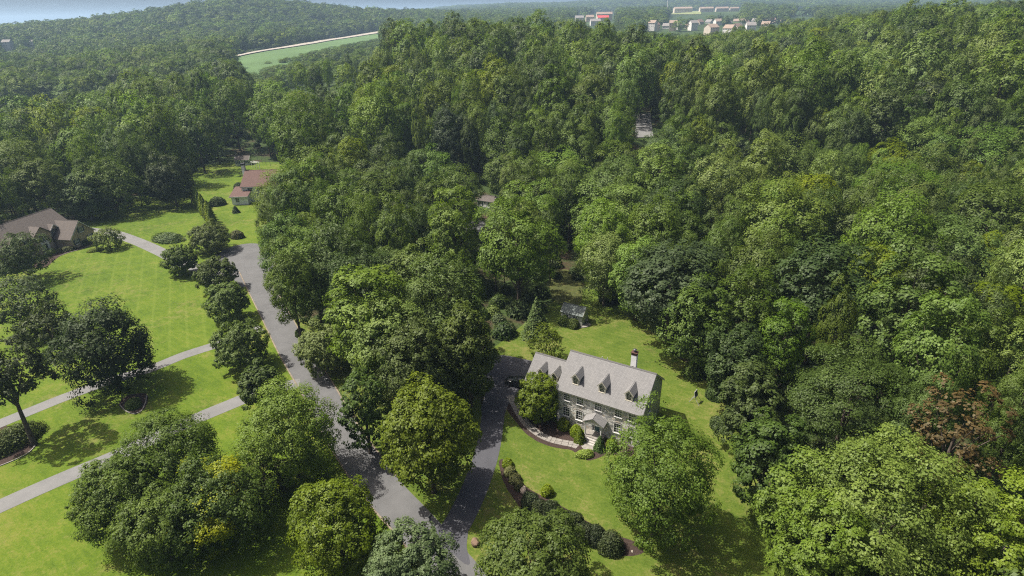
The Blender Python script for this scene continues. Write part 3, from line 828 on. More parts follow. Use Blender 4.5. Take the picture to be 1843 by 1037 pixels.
M['cream'] = mat_plain('cream_paint', (0.46, 0.43, 0.355), 0.6, 0.35, 0.06, 2.0, bstr=0.02)
M['glass'] = mat_glass()
M['chimney_white'] = mat_plain('chimney_white', (0.76, 0.75, 0.73), 0.7, 0.3, 0.05, 2.0)
M['grey_metal'] = mat_plain('grey_metal', (0.30, 0.30, 0.30), 0.5, 0.5, 0.1, 2.0)
M['brick'] = mat_plain('red_brick', (0.075, 0.038, 0.031), 0.9, 0.2, 0.35, 7.0)
M['dark'] = mat_plain('dark_metal', (0.03, 0.03, 0.032), 0.5, 0.5, 0.2, 4.0)
M['teal'] = mat_plain('door_teal', (0.05, 0.11, 0.11), 0.5, 0.4, 0.1, 2.0)
M['shutter'] = mat_plain('shutter_dark', (0.03, 0.045, 0.05), 0.6, 0.3, 0.2, 4.0)
M['concrete'] = mat_plain('concrete_pale', (0.30, 0.285, 0.26), 0.9, 0.2, 0.15, 1.8)

# ------------------------------------------------------------------ building helpers (all in the building's own axes: x along the front, y inwards, z up)
def pf(o, d, n):      # point on a wall plane: o origin, d along, z up
    return lambda a, z, e=0.0: (o[0] + d[0] * a + n[0] * e, o[1] + d[1] * a + n[1] * e, z)

def wall_mesh(mb, fr, w, z0, z1, holes, depth=0.14, mi=0):
    """wall with real openings and reveals; fr(a, z, e) maps wall coordinates to space, e outwards"""
    xs = sorted({0, w} | {x for h in holes for x in (h[0], h[1])}); zs = sorted({z0, z1} | {z for h in holes for z in (h[2], h[3])})
    for a, b in zip(xs, xs[1:]):
        for c, d in zip(zs, zs[1:]):
            if any(h[0] - 1e-6 <= a and b <= h[1] + 1e-6 and h[2] - 1e-6 <= c and d <= h[3] + 1e-6 for h in holes): continue
            mb.face([fr(a, c), fr(b, c), fr(b, d), fr(a, d)], mi)
    for a, b, c, d in holes:
        e = -depth
        for q in (((a, c), (a, d)), ((b, d), (b, c)), ((a, d), (b, d)), ((b, c), (a, c))):
            mb.face([fr(*q[0]), fr(*q[1]), fr(*q[1], e), fr(*q[0], e)], mi)

def slab_on(mb, fr, a0, a1, z0, z1, e0, e1, mi=0):
    P = [fr(a0, z0, e0), fr(a1, z0, e0), fr(a1, z1, e0), fr(a0, z1, e0), fr(a0, z0, e1), fr(a1, z0, e1), fr(a1, z1, e1), fr(a0, z1, e1)]
    b = len(mb.v); mb.v += P
    for q in ((0,3,2,1),(4,5,6,7),(0,1,5,4),(1,2,6,5),(2,3,7,6),(3,0,4,7)):
        mb.f.append(tuple(b + i for i in q)); mb.m.append(mi)

def window(parent, fr, a, z, w, h, cols=2, rows=4, fm='white', sill=True, shutters=None, name='window', single=False, e=0.0, depth=0.14):
    """window set into its opening: casing, sashes, glazing bars, pane and sill"""
    o = empty(name) if not single else None
    fw = 0.07
    f = MB()
    x0, x1, z0, z1 = a - w / 2, a + w / 2, z - h / 2, z + h / 2
    for q in ((x0 - fw, x0, z0 - fw, z1 + fw), (x1, x1 + fw, z0 - fw, z1 + fw), (x0, x1, z1, z1 + fw), (x0, x1, z0 - fw, z0)):
        slab_on(f, fr, *q, e - 0.04, e + 0.035)
    ei = e - 0.05
    for i in range(1, cols): 
        c = x0 + w * i / cols; slab_on(f, fr, c - 0.018, c + 0.018, z0, z1, ei - 0.03, ei)
    for i in range(1, rows):
        c = z0 + h * i / rows; t = 0.035 if i * 2 == rows else 0.018; slab_on(f, fr, x0, x1, c - t, c + t, ei - 0.03, ei + 0.004)
    g = MB()
    g.face([fr(x0, z0, ei - 0.02), fr(x1, z0, ei - 0.02), fr(x1, z1, ei - 0.02), fr(x0, z1, ei - 0.02)])
    if sill: slab_on(f, fr, x0 - 0.12, x1 + 0.12, z0 - fw - 0.07, z0 - fw, e - 0.04, e + 0.10)
    if single:
        for v_, f_, m_ in ((g.v, g.f, g.m),):
            b = len(f.v); f.v += v_; f.f += [tuple(i + b for i in q) for q in f_]; f.m += [1] * len(f_)
        f.build(name, [M[fm], M['glass']], parent)
        return None
    o.parent = parent
    f.build('frame', M[fm], o); g.build('pane', M['glass'], o)
    if shutters:
        for s in (-1, 1):
            q = MB(); c = a + s * (w / 2 + fw + 0.24)
            slab_on(q, fr, c - 0.22, c + 0.22, z0 - 0.04, z1 + 0.04, e + 0.004, e + 0.05); q.build('shutter', M[shutters], o)
    return o

def uv_plane(me, o, du, dv):
    """flat coordinates in metres along the roof, for the shingle rows"""
    uvl = me.uv_layers.new(name='UVMap')
    for lp in me.loops:
        p = me.vertices[lp.vertex_index].co - Vector(o)
        uvl.data[lp.index].uv = (p.dot(Vector(du)), p.dot(Vector(dv)))

def roof_slope(name, a, b, c, d, mat, parent, th=0.16):
    """sloping slab; a, b along the eave, c, d along the ridge"""
    a, b, c, d = map(Vector, (a, b, c, d))
    n = (b - a).cross(d - a).normalized()
    if n.z < 0: n = -n
    mb = MB(); mb.prism([a, b, c, d], n * th)
    me = mb.mesh(name, mat)
    du = (b - a).normalized(); uv_plane(me, a, du, n.cross(du))
    return link(name, me, parent)

def gable_roof(parent, x0, x1, y0, y1, ze, zr, mat, oh=0.3, ohg=0.25, name='roof_slope', th=0.16, axis='x', trim='white', ridge=True):
    """two slopes, ridge along x or y, with barge boards"""
    ym = (y0 + y1) / 2 if axis == 'x' else (x0 + x1) / 2
    half = (y1 - y0) / 2 if axis == 'x' else (x1 - x0) / 2
    sl = (zr - ze) / half
    T = (lambda x, y, z: (x, y, z)) if axis == 'x' else (lambda x, y, z: (y, x, z))
    lo, hi = (x0, x1) if axis == 'x' else (y0, y1)
    s0, s1 = (y0, y1) if axis == 'x' else (x0, x1)
    root = empty('roof'); root.parent = parent
    for sgn, e in ((-1, s0 - oh), (1, s1 + oh)):
        roof_slope(name, T(lo - ohg, e, ze - sl * oh), T(hi + ohg, e, ze - sl * oh), T(hi + ohg, ym, zr), T(lo - ohg, ym, zr), mat, root, th)
    if ridge:
        r_ = MB(); n = 6
        pts = [(0, -0.16, -0.16 * sl), (0, 0.16, -0.16 * sl), (0, 0.16, -0.16 * sl + 0.05), (0, 0, 0.07), (0, -0.16, -0.16 * sl + 0.05)]
        r_.prism([T(lo - ohg - 0.01, ym + p[1], zr + th * math.sqrt(1 + sl * sl) + p[2] - 0.01) for p in pts], T(hi - lo + 2 * ohg + 0.02, 0, 0)); r_.build('ridge_cap', mat, root)
    if trim:
        for xe in (lo - ohg - 0.03, hi + ohg + 0.001):
            for e in (s0 - oh, s1 + oh):
                b_ = MB()
                b_.prism([T(xe, e, ze - sl * oh - 0.12), T(xe, ym, zr - 0.12), T(xe, ym, zr + 0.10), T(xe, e, ze - sl * oh + 0.10)], T(0.03, 0, 0)); b_.build('barge_board', M[trim], root)
    return root

def gable_walls(parent, x0, x1, y0, y1, ze, zr, mat, axis='x', z0=-0.1, gable_holes=((), ())):
    """the two gable ends"""
    out = []
    for k, e in enumerate((x0, x1) if axis == 'x' else (y0, y1)):
        mb = MB(); s0, s1 = (y0, y1) if axis == 'x' else (x0, x1); m_ = (s0 + s1) / 2
        T = (lambda a, z: (e, a, z)) if axis == 'x' else (lambda a, z: (a, e, z))
        if gable_holes[k]:
            if axis == 'x': fr = lambda a, z, ee=0.0, e=e, k=k: (e + (ee if k else -ee), s0 + a, z)
            else: fr = lambda a, z, ee=0.0, e=e, k=k: (s0 + a, e + (ee if k else -ee), z)
            wall_mesh(mb, fr, s1 - s0, z0, ze, gable_holes[k])
            mb.face([T(s0, ze), T(s1, ze), T(m_, zr)])
        else:
            mb.face([T(s0, z0), T(s1, z0), T(s1, ze), T(m_, zr), T(s0, ze)])
        out.append(mb.build('gable_wall', mat, parent))
    return out

def dormer(parent, x, yf, zf, w, h, zr, sl, z_of, roofmat, wallmat, rows=4, th=0.10):
    """gabled dormer: front at yf, sill line zf on the main roof, ridge runs back into the slope"""
    d = empty('dormer'); d.parent = parent
    ze = zf + h; hw = w / 2
    y_at = lambda z: yf + (z - zf) / sl
    mb = MB()
    fr = lambda a, z, e=0.0: (x - hw + a, yf - e, z)
    wall_mesh(mb, fr, w, zf - 0.05, ze, [(0.2, w - 0.2, zf + 0.12, ze - 0.08)], 0.12)
    mb.face([(x - hw, yf, ze), (x + hw, yf, ze), (x, yf, zr)])
    for s in (-1, 1):
        mb.face([(x + s * hw, yf, zf - 0.05), (x + s * hw, y_at(ze), ze), (x + s * hw, yf, ze)])
    mb.build('dormer_wall', wallmat, d)
    window(d, fr, w / 2, (zf + 0.12 + ze - 0.08) / 2, w - 0.4, h - 0.2, 2, rows, 'cream', True, None, 'dormer_window', True)
    rs = (zr - ze) / hw; oh = 0.14
    for s in (-1, 1):
        e = x + s * (hw + oh); zee = ze - rs * oh
        roof_slope('dormer_roof', (e, yf - 0.18, zee), (e, y_at(zee) , zee), (x, y_at(zr), zr), (x, yf - 0.18, zr), roofmat, d, th)
        b_ = MB(); b_.prism([(e, yf - 0.21, zee - 0.10), (x, yf - 0.21, zr - 0.10), (x, yf - 0.21, zr + 0.06), (e, yf - 0.21, zee + 0.06)], (0, 0.03, 0)); b_.build('dormer_trim', M['cream'], d)
    return d

# ------------------------------------------------------------------ the stone house
HR = math.atan2(-0.511, 0.859)
H0 = empty('stone_house', (6.25, 67.0, 0), HR)
tag(H0, 'two-storey fieldstone house with grey shingle roof, three front dormers and white porch', 'house')
L, D, ZE, ZR = 12.4, 9.2, 5.9, 9.5
SL = (ZR - ZE) / (D / 2)
frF = lambda a, z, e=0.0: (a, -e, z)
UPW = [1.42, 3.49, 6.26, 9.18, 11.14]
holes = [(x - 0.48, x + 0.48, 4.27, 5.55) for x in UPW] + [(x - 0.48, x + 0.48, 1.55, 3.05) for x in (1.42, 3.45, 9.18, 11.14)] + [(5.45, 7.0, 0.5, 2.65)]
mb = MB(); wall_mesh(mb, frF, L, -0.1, ZE, holes, 0.16); mb.build('front_wall', M['stone'], H0)
mb = MB(); mb.face([(0, D, -0.1), (L, D, -0.1), (L, D, ZE), (0, D, ZE)]); mb.build('rear_wall', M['sage'], H0)
gable_walls(H0, 0, L, 0, D, ZE, ZR - 0.03, M['sage'], gable_holes=((), [(3.0, 3.9, 3.9, 5.3)]))
for x in UPW: window(H0, frF, x, 4.91, 0.96, 1.28, 3, 4)
for x in (1.42, 3.45, 9.18, 11.14):
    window(H0, frF, x, 2.30, 0.96, 1.5, 3, 4)
    ar = MB(); ar.prism([(x - 0.62, -0.03, 3.13), (x + 0.62, -0.03, 3.13), (x + 0.5, -0.03, 3.30), (x, -0.03, 3.38), (x - 0.5, -0.03, 3.30)], (0, 0.06, 0)); ar.build('stone_arch', M['flag'], H0)
frR = lambda a, z, e=0.0: (L + e, a, z)
window(H0, frR, 3.45, 4.6, 0.9, 1.4, 3, 4)
gable_roof(H0, 0, L, 0, D, ZE, ZR, M['roof_grey'], 0.26, 0.22, trim='cream')
mb = MB()
for i in range(int(L / 0.3)): mb.box(0.12 + i * 0.3, 0.24 + i * 0.3, -0.16, -0.02, ZE - 0.36, ZE - 0.20)
tag(mb.build('dentil_row', M['white'], H0), kind='stuff')
mb = MB(); mb.box(0.0, L, -0.10, -0.012, ZE - 0.20, ZE - 0.05); mb.box(-0.2, L + 0.2, -0.31, -0.265, ZE - 0.30, ZE - 0.12); mb.build('eave_board', M['cream'], H0)
mb = MB(); mb.face([(0, -0.26, ZE - 0.21), (L, -0.26, ZE - 0.21), (L, -0.0, ZE - 0.21), (0, 0.0, ZE - 0.21)]); mb.build('soffit', M['cream'], H0)
for x in (2.35, 6.32, 10.2): dormer(H0, x, 0.85, ZE + SL * 0.85 + 0.2, 1.05, 1.15, 8.55, SL, None, M['roof_grey'], M['cream'])
# chimney behind the ridge
ch = empty('chimney'); ch.parent = H0
mb = MB(); mb.box(8.62, 9.38, 5.42, 6.08, 7.0, 11.05); mb.build('stack', M['chimney_white'], ch)
mb = MB(); mb.box(8.60, 9.40, 5.40, 6.10, 11.05, 11.38); mb.box(8.54, 9.46, 5.34, 6.16, 11.38, 11.46); mb.build('brick_cap', M['brick'], ch)
mb = MB(); mb.tube([(9.0, 5.75, 11.55), (9.0, 5.75, 11.85)], [0.2, 0.16], 10); mb.tube([(9.0, 5.75, 11.85), (9.0, 5.75, 11.95)], [0.28, 0.1], 10); mb.build('flue_pot', M['dark'], ch)
mb = MB(); mb.prism([(8.2, 5.4, 8.75), (9.0, 5.0, 9.55), (9.8, 5.4, 8.75)], (0, 0.6, -0.3)); mb.build('cricket', M['roof_grey'], ch)
for x in (4.2, 5.0):
    mb = MB(); mb.tube([(x, 5.9, 8.3), (x, 5.9, 9.15)], [0.06, 0.06], 8); mb.build('vent_pipe', M['grey_metal'], H0)
# door and porch
dr = empty('front_door'); dr.parent = H0
mb = MB(); slab_on(mb, frF, 5.85, 6.6, 0.5, 2.55, -0.15, -0.09); mb.build('door_leaf', M['teal'], dr)
mb = MB()
for q in ((5.45, 5.53, 0.5, 2.65), (6.92, 7.0, 0.5, 2.65), (5.53, 6.92, 2.55, 2.65), (5.77, 5.85, 0.5, 2.55), (6.6, 6.68, 0.5, 2.55)): slab_on(mb, frF, *q, -0.15, -0.02)
mb.build('door_frame', M['white'], dr)
mb = MB()
for q in ((5.53, 5.77), (6.68, 6.92)): slab_on(mb, frF, *q, 0.5, 2.55, -0.15, -0.11)
mb.build('sidelight', M['glass'], dr)
mb = MB(); mb.tube([frF(6.5, 1.5, -0.09), frF(6.5, 1.5, -0.02)], [0.035, 0.035], 8); mb.build('door_knob', M['brick'], dr)
po = empty('porch'); po.parent = H0
mb = MB(); mb.box(4.75, 7.55, -1.5, -0.005, -0.1, 0.48); mb.build('landing', M['flag'], po)
for i in range(3):
    mb = MB(); mb.box(5.2, 7.1, -1.5 - 0.36 * (i + 1), -1.502 - 0.36 * i, -0.1, 0.36 - 0.12 * i); mb.build('step', M['concrete'], po)
for x in (4.98, 7.32):
    mb = MB(); mb.box(x - 0.12, x + 0.12, -1.36, -1.12, 0.482, 0.6); mb.tube([(x, -1.24, 0.6), (x, -1.24, 1.6), (x, -1.24, 2.55)], [0.10, 0.095, 0.08], 12); mb.box(x - 0.13, x + 0.13, -1.37, -1.11, 2.55, 2.68); mb.build('column', M['white'], po)
mb = MB(); mb.box(4.82, 7.48, -1.42, -0.01, 2.68, 2.88); mb.build('beam', M['white'], po)
mb = MB(); mb.prism([(4.86, -1.38, 2.88), (7.44, -1.38, 2.88), (6.15, -1.38, 3.62)], (0, 0.05, 0)); mb.build('pediment', M['cream'], po)
for s in (-1, 1):
    e = 6.15 + s * 1.55; z = 2.80
    roof_slope('porch_roof', (e, -1.6, z), (e, -0.01, z), (6.15, -0.01, 3.72), (6.15, -1.6, 3.72), M['roof_grey'], po, 0.10)
# garage wing
wg = dict(x0=-6.1, x1=-0.01, y0=1.6, y1=8.8, ze=4.1, zr=7.0)
wsl = (7.0 - 4.1) / 3.6
mb = MB(); fw_ = lambda a, z, e=0.0: (-6.1 + a, 1.6 - e, z)
wall_mesh(mb, fw_, 6.09, -0.1, 4.1, [(1.0, 2.0, 1.0, 2.4), (3.6, 4.6, 1.0, 2.4)], 0.12); mb.build('wing_wall', M['stone'], H0)
for x in (1.5, 4.1): window(H0, fw_, x, 1.7, 1.0, 1.4, 3, 4)
mb = MB(); mb.face([(-6.1, 8.8, -0.1), (0, 8.8, -0.1), (0, 8.8, 4.1), (-6.1, 8.8, 4.1)]); mb.build('wing_rear_wall', M['sage'], H0)
gable_walls(H0, -6.1, -0.05, 1.6, 8.8, 4.1, 6.97, M['sage'], gable_holes=([(0.7, 3.2, -0.1, 2.3), (4.0, 6.5, -0.1, 2.3)], ()))
for y in (3.55, 6.85):
    mb = MB(); mb.box(-6.04, -6.0, y - 1.25, y + 1.25, -0.05, 2.3)
    for i in range(1, 4): mb.box(-6.052, -6.041, y - 1.25, y + 1.25, i * 0.57 - 0.02, i * 0.57 + 0.02)
    mb.build('garage_door', M['white'], H0)
gable_roof(H0, -6.1, -0.25, 1.6, 8.8, 4.1, 7.0, M['roof_grey'], 0.35, 0.22, trim='cream')
for x in (-4.0, -1.75): dormer(H0, x, 2.45, 4.1 + wsl * 0.85 + 0.2, 0.95, 1.0, 6.55, wsl, None, M['roof_grey'], M['cream'], 2)

# flagstone walk from the parking court to the landing
WALK = catmull([at(*q) for q in ((917, 712), (926, 728), (938, 750), (955, 770), (978, 786), (1004, 795), (1030, 800), (1046, 806))], 12)
seg = [WALK[0]]
acc = 0
wk = empty('garden_walk', (WALK[0].x, WALK[0].y, 0)); tag(wk, 'curved flagstone walk from the parking court to the porch', 'path')
i0 = 0; lens = [0]
for a, b in zip(WALK, WALK[1:]): lens.append(lens[-1] + (b - a).length)
def along(d):
    k = min(max(np.searchsorted(lens, d) - 1, 0), len(WALK) - 2); t = (d - lens[k]) / max(lens[k + 1] - lens[k], 1e-6)
    p = WALK[k].lerp(WALK[k + 1], t); q = (WALK[k + 1] - WALK[k]).normalized(); return p, Vector((-q.y, q.x, 0))
d_ = 0.0; side_n = 0
while d_ < lens[-1] - 0.5:
    l_ = random.uniform(0.55, 0.95); w_ = 0.58; g_ = 0.025
    cut = random.uniform(-0.2, 0.2)
    p0, n0 = along(d_ + g_); p1, n1 = along(min(d_ + l_ - g_, lens[-1]))
    for s0, s1 in ((-w_, cut - g_), (cut + g_, w_)):
        mb = MB(); h_ = 0.05 + random.uniform(-0.008, 0.008); o_ = Vector((WALK[0].x, WALK[0].y, 0))
        mb.prism([p0 + n0 * s0 - o_, p1 + n1 * (s0 + random.uniform(-0.02, 0.02)) - o_, p1 + n1 * s1 - o_, p0 + n0 * s1 - o_], (0, 0, h_)); mb.build('flagstone', M['flag'], wk)
    d_ += l_
tag(sheet('landing_pavement', px((1046, 800), (1060, 795), (1071, 804), (1066, 812), (1052, 810)), 0.04, M['flag'], 3), 'stone pavement at the foot of the porch steps', kind='structure')

# ------------------------------------------------------------------ brown house across the lane
ax = Vector((0.2, 0.98, 0)).normalized()
B0 = empty('brown_house', (-122.6, 140.2, 0), math.atan2(ax.y, ax.x))
tag(B0, 'tan stucco house with brown shingle roof and several gables', 'house')
# own axes: x along the front away from the camera, y inwards (away from the lane side)
b_ze, b_zr = 5.2, 8.9
fB = lambda a, z, e=0.0: (-17 + a, -e, z)
bh = [(13.1, 14.1, 3.6, 4.9), (9.0, 10.0, 1.0, 2.4), (9.0, 10.0, 3.6, 4.9), (20.2, 21.0, 3.5, 4.9), (21.4, 22.2, 3.5, 4.9), (20.2, 21.0, 1.0, 2.4), (21.4, 22.2, 1.0, 2.4)]
mb = MB(); wall_mesh(mb, fB, 26.0, -0.1, b_ze, bh, 0.12); mb.build('front_wall', M['stucco'], B0)
mb = MB(); mb.face([(-17, 9.5, -0.1), (9, 9.5, -0.1), (9, 9.5, b_ze), (-17, 9.5, b_ze)]); mb.build('rear_wall', M['stucco'], B0)
gable_walls(B0, -17, 9, 0, 9.5, b_ze, b_zr - 0.03, M['stucco'])
for h in bh: window(B0, fB, (h[0] + h[1]) / 2, (h[2] + h[3]) / 2, h[1] - h[0], h[3] - h[2], 2, 4, 'white', True, 'shutter' if h[0] in (13.1, 9.0) else None)
gable_roof(B0, -17, 9, 0, 9.5, b_ze, b_zr, M['roof_brown'], 0.45, 0.35)
# entrance bay
mb = MB(); fE = lambda a, z, e=0.0: (-2.2 + a, -0.9 - e, z)
wall_mesh(mb, fE, 4.4, -0.1, 5.2, [(1.5, 2.9, -0.05, 2.5), (1.3, 3.1, 3.2, 4.9)], 0.2)
mb.face([(-2.2, -0.9, 5.2), (2.2, -0.9, 5.2), (0, -0.9, 7.0)])
for x in (-2.2, 2.2): mb.face([(x, -0.9, -0.1), (x, 0, -0.1), (x, 0, 5.2), (x, -0.9, 5.2)])
mb.build('entrance_bay', M['stucco'], B0)
for s in (-1, 1): roof_slope('bay_roof', (s * 2.6, -1.25, 4.88), (s * 2.6, 2.2, 4.88), (0, 4.2, 7.05), (0, -1.25, 7.05), M['roof_brown'], B0, 0.12)
window(B0, fE, 2.2, 4.05, 1.8, 1.7, 3, 3, 'white')
eb = empty('entrance'); eb.parent = B0
mb = MB(); slab_on(mb, fE, 1.75, 2.65, 0.0, 2.2, -0.15, -0.1); mb.build('door_leaf', M['shutter'], eb)
mb = MB(); slab_on(mb, fE, 1.2, 1.72, 0.0, 2.9, -0.1, 0.12); slab_on(mb, fE, 2.68, 3.2, 0.0, 2.9, -0.1, 0.12); slab_on(mb, fE, 1.1, 3.3, 2.5, 3.0, -0.1, 0.16); mb.build('door_surround', M['white'], eb)
for x, w_, z_ in ((4.2, 2.6, 6.3), (-6.5, 3.4, 6.9)):
    gm = MB(); gm.prism([(x - w_ / 2, -0.25, b_ze - 0.1), (x + w_ / 2, -0.25, b_ze - 0.1), (x, -0.25, z_)], (0, 1.2, 0)); gm.build('front_gable', M['stucco'], B0)
    for s in (-1, 1): roof_slope('front_gable_roof', (x + s * (w_ / 2 + 0.3), -0.6, b_ze - 0.35), (x + s * (w_ / 2 + 0.3), 0.6, b_ze - 0.35), (x, 2.4, z_ + 0.05), (x, -0.6, z_ + 0.05), M['roof_brown'], B0, 0.1)
    tb = MB()
    for s in (-1, 1): tb.prism([(x + s * (w_ / 2 + 0.3), -0.64, b_ze - 0.5), (x, -0.64, z_ - 0.1), (x, -0.64, z_ + 0.14), (x + s * (w_ / 2 + 0.3), -0.64, b_ze - 0.22)], (0, 0.03, 0))
    tb.build('barge_board', M['white'], B0)
# garage wing towards the lane
gz, gr = 3.0, 6.6
fG = lambda a, z, e=0.0: (3.2 + a, -5.6 - e, z)
gh = [(1.0, 1.9, 1.0, 2.2), (5.2, 6.1, 1.0, 2.2)]
mb = MB(); wall_mesh(mb, fG, 7.2, -0.1, gz, gh, 0.12)
mb.face([fG(0, gz), fG(7.2, gz), fG(3.6, gr - 0.03)]); mb.build('garage_front_wall', M['stucco'], B0)
for h in gh: window(B0, fG, (h[0] + h[1]) / 2, 1.6, 0.9, 1.2, 2, 4, 'white', True, 'shutter')
window(B0, fG, 3.6, 4.3, 0.95, 1.3, 2, 4, 'white', True, 'shutter', e=0.08)
mb = MB()
for x in (3.2, 10.4): mb.face([(x, -5.6, -0.1), (x, 3.0, -0.1), (x, 3.0, gz), (x, -5.6, gz)])
mb.build('garage_side_wall', M['stucco'], B0)
gable_roof(B0, 3.2, 10.4, -5.6, 3.6, gz, gr, M['roof_brown'], 0.4, 0.35, axis='y')
mb = MB(); mb.box(-4.5, -3.5, 6.0, 7.0, 6.0, 9.8); mb.build('chimney', M['brick'], B0)

# ------------------------------------------------------------------ white house
W0 = empty('white_house', (-88.0, 182.9, 0), 0.04)
tag(W0, 'white house with red-brown roof and white chimney, half hidden by a broad tree', 'house')
w_ze, w_zr, wL, wD = 5.2, 8.8, 21.0, 13.0
fW = lambda a, z, e=0.0: (a, -e, z)
wh = [(2.0, 3.4, 3.5, 4.8), (5.4, 6.6, 3.5, 4.8), (9, 10.2, 3.5, 4.8), (5.4, 6.6, 0.9, 2.3), (9, 10.2, 0.9, 2.3)]
mb = MB(); wall_mesh(mb, fW, wL, -0.1, w_ze, wh, 0.12); mb.build('front_wall', M['white_siding'], W0)
mb = MB(); mb.face([(0, wD, -0.1), (wL, wD, -0.1), (wL, wD, w_ze), (0, wD, w_ze)]); mb.build('rear_wall', M['white_siding'], W0)
gable_walls(W0, 0, wL, 0, wD, w_ze, w_zr - 0.03, M['white_siding'])
for h in wh: window(W0, fW, (h[0] + h[1]) / 2, (h[2] + h[3]) / 2, h[1] - h[0], h[3] - h[2], 2, 4)
gable_roof(W0, 0, wL, 0, wD, w_ze, w_zr, M['roof_red'], 0.4, 0.3)
mb = MB(); mb.box(-0.01, wL, -0.48, -0.42, w_ze - 0.45, w_ze - 0.2); mb.build('gutter', M['white'], W0)
ch = empty('chimney'); ch.parent = W0
mb = MB(); mb.box(-1.35, -0.31, 6.6, 7.6, -0.1, 10.6); mb.build('stack', M['white'], ch)
mb = MB(); mb.box(-1.42, -0.24, 6.53, 7.67, 10.6, 11.2); mb.build('cap', M['dark'], ch)
# low wing
mb = MB(); fl = lambda a, z, e=0.0: (-2.6 + a, -3.2 - e, z)
wall_mesh(mb, fl, 5.2, -0.1, 2.8, [(1.3, 2.4, 0.9, 2.2)], 0.12)
mb.face([(-2.6, -3.2, -0.1), (-2.6, 2.4, -0.1), (-2.6, 2.4, 4.3), (-2.6, -3.2, 2.8)]); mb.face([(2.6, -3.2, -0.1), (2.6, 0, -0.1), (2.6, 0, 3.65), (2.6, -3.2, 2.8)]); mb.build('wing_wall', M['white_siding'], W0)
window(W0, fl, 1.85, 1.55, 1.1, 1.3, 2, 4)
roof_slope('wing_roof', (-3.0, -3.7, 2.72), (3.0, -3.7, 2.72), (3.0, -0.02, 3.72), (-3.0, -0.02, 3.72), M['roof_red'], W0, 0.14)
roof_slope('wing_roof', (-3.0, -0.02, 3.72), (-0.32, -0.02, 3.72), (-0.32, 2.6, 4.42), (-3.0, 2.6, 4.42), M['roof_red'], W0, 0.14)
mb = MB(); mb.box(-3.0, 3.0, -3.78, -3.72, 2.55, 2.85); mb.box(-3.08, -3.02, -3.7, 2.6, 2.6, 2.75); mb.build('wing_gutter', M['white'], W0)

# ------------------------------------------------------------------ sheds
def shed(name, label, loc, rz, w, d, ze, zr, wallm, roofm, wins, door, trim='white'):
    s = tag(empty(name, loc, rz), label, 'shed')
    f = lambda a, z, e=0.0: (a, -e, z)
    hs_ = [(x - 0.4, x + 0.4, ze - 1.5, ze - 0.5) for x in wins]
    mb = MB(); wall_mesh(mb, f, w, -0.1, ze, hs_, 0.08); mb.build('front_wall', M[wallm], s)
    mb = MB(); mb.face([(0, d, -0.1), (w, d, -0.1), (w, d, ze), (0, d, ze)]); mb.build('rear_wall', M[wallm], s)
    gable_walls(s, 0, w, 0, d, ze, zr - 0.03, M[wallm])
    for x in wins: window(s, f, x, ze - 1.0, 0.8, 1.0, 2, 2, 'white', True, 'shutter' if trim == 'white' else None, depth=0.08)
    if door:
        dd = empty('door'); dd.parent = s
        mb = MB(); slab_on(mb, f, door - 0.45, door + 0.45, 0.0, min(2.0, ze - 0.15), 0.004, 0.04); mb.build('door_leaf', M['white'], dd)
        mb = MB(); slab_on(mb, f, door - 0.25, door + 0.25, 1.1, min(1.7, ze - 0.4), 0.042, 0.05); mb.build('door_pane', M['glass'], dd)
        mb = MB(); mb.tube([f(door + 0.36, 1.0, 0.04), f(door + 0.36, 1.0, 0.09)], [0.03, 0.03], 8); mb.build('door_handle', M['dark'], dd)
    gable_roof(s, 0, w, 0, d, ze, zr, M[roofm], 0.2, 0.15, th=0.08, trim=trim)
    return s
shed('garden_shed', 'small sage shed with pale shingle roof on the back lawn of the stone house', (9.5, 97.3, 0), HR, 4.4, 2.8, 2.2, 3.35, 'sage', 'roof_shed', [2.9], 1.2, 'cream')
shed('white_shed', 'white shed with dark brown roof at the wood edge beyond the white house', (-113.4, 235.4, 0), 0.1, 5.6, 3.6, 2.3, 3.6, 'white_siding', 'roof_brown', [1.1, 4.5], 2.8)
zc_ = hz(-9, 171)
shed('woodland_shed', 'white shed with dark windows in a gap deep in the woods', (-10.2, 171.6, zc_), -0.52, 5.8, 3.2, 2.1, 3.4, 'white_siding', 'roof_brown', [1.1, 4.6], 2.7)
pt = tag(empty('shed_patio', at(1050, 590)), 'stone step pad beside the garden shed', 'patio')
for i, (x, y, w_, d_) in enumerate(((-1.1, 0, 1.1, 1.0), (0.05, -0.1, 1.0, 1.1), (1.1, 0.35, 0.7, 0.9))):
    mb = MB(); mb.box(x, x + w_, y, y + d_, -0.05, 0.10 + 0.02 * i); mb.build('paving_slab', M['flag'], pt)
pt.rotation_euler.z = 0.3
bb = tag(empty('bird_bath', at(1055, 582)), 'small pale bird bath by the garden shed', 'bird bath')
mb = MB(); mb.tube([(0, 0, 0), (0, 0, 0.1), (0, 0, 0.6)], [0.2, 0.1, 0.08], 12); mb.build('pedestal', M['concrete'], bb)
mb = MB(); mb.tube([(0, 0, 0.6), (0, 0, 0.66), (0, 0, 0.74)], [0.1, 0.3, 0.36], 16); mb.build('basin', M['concrete'], bb)

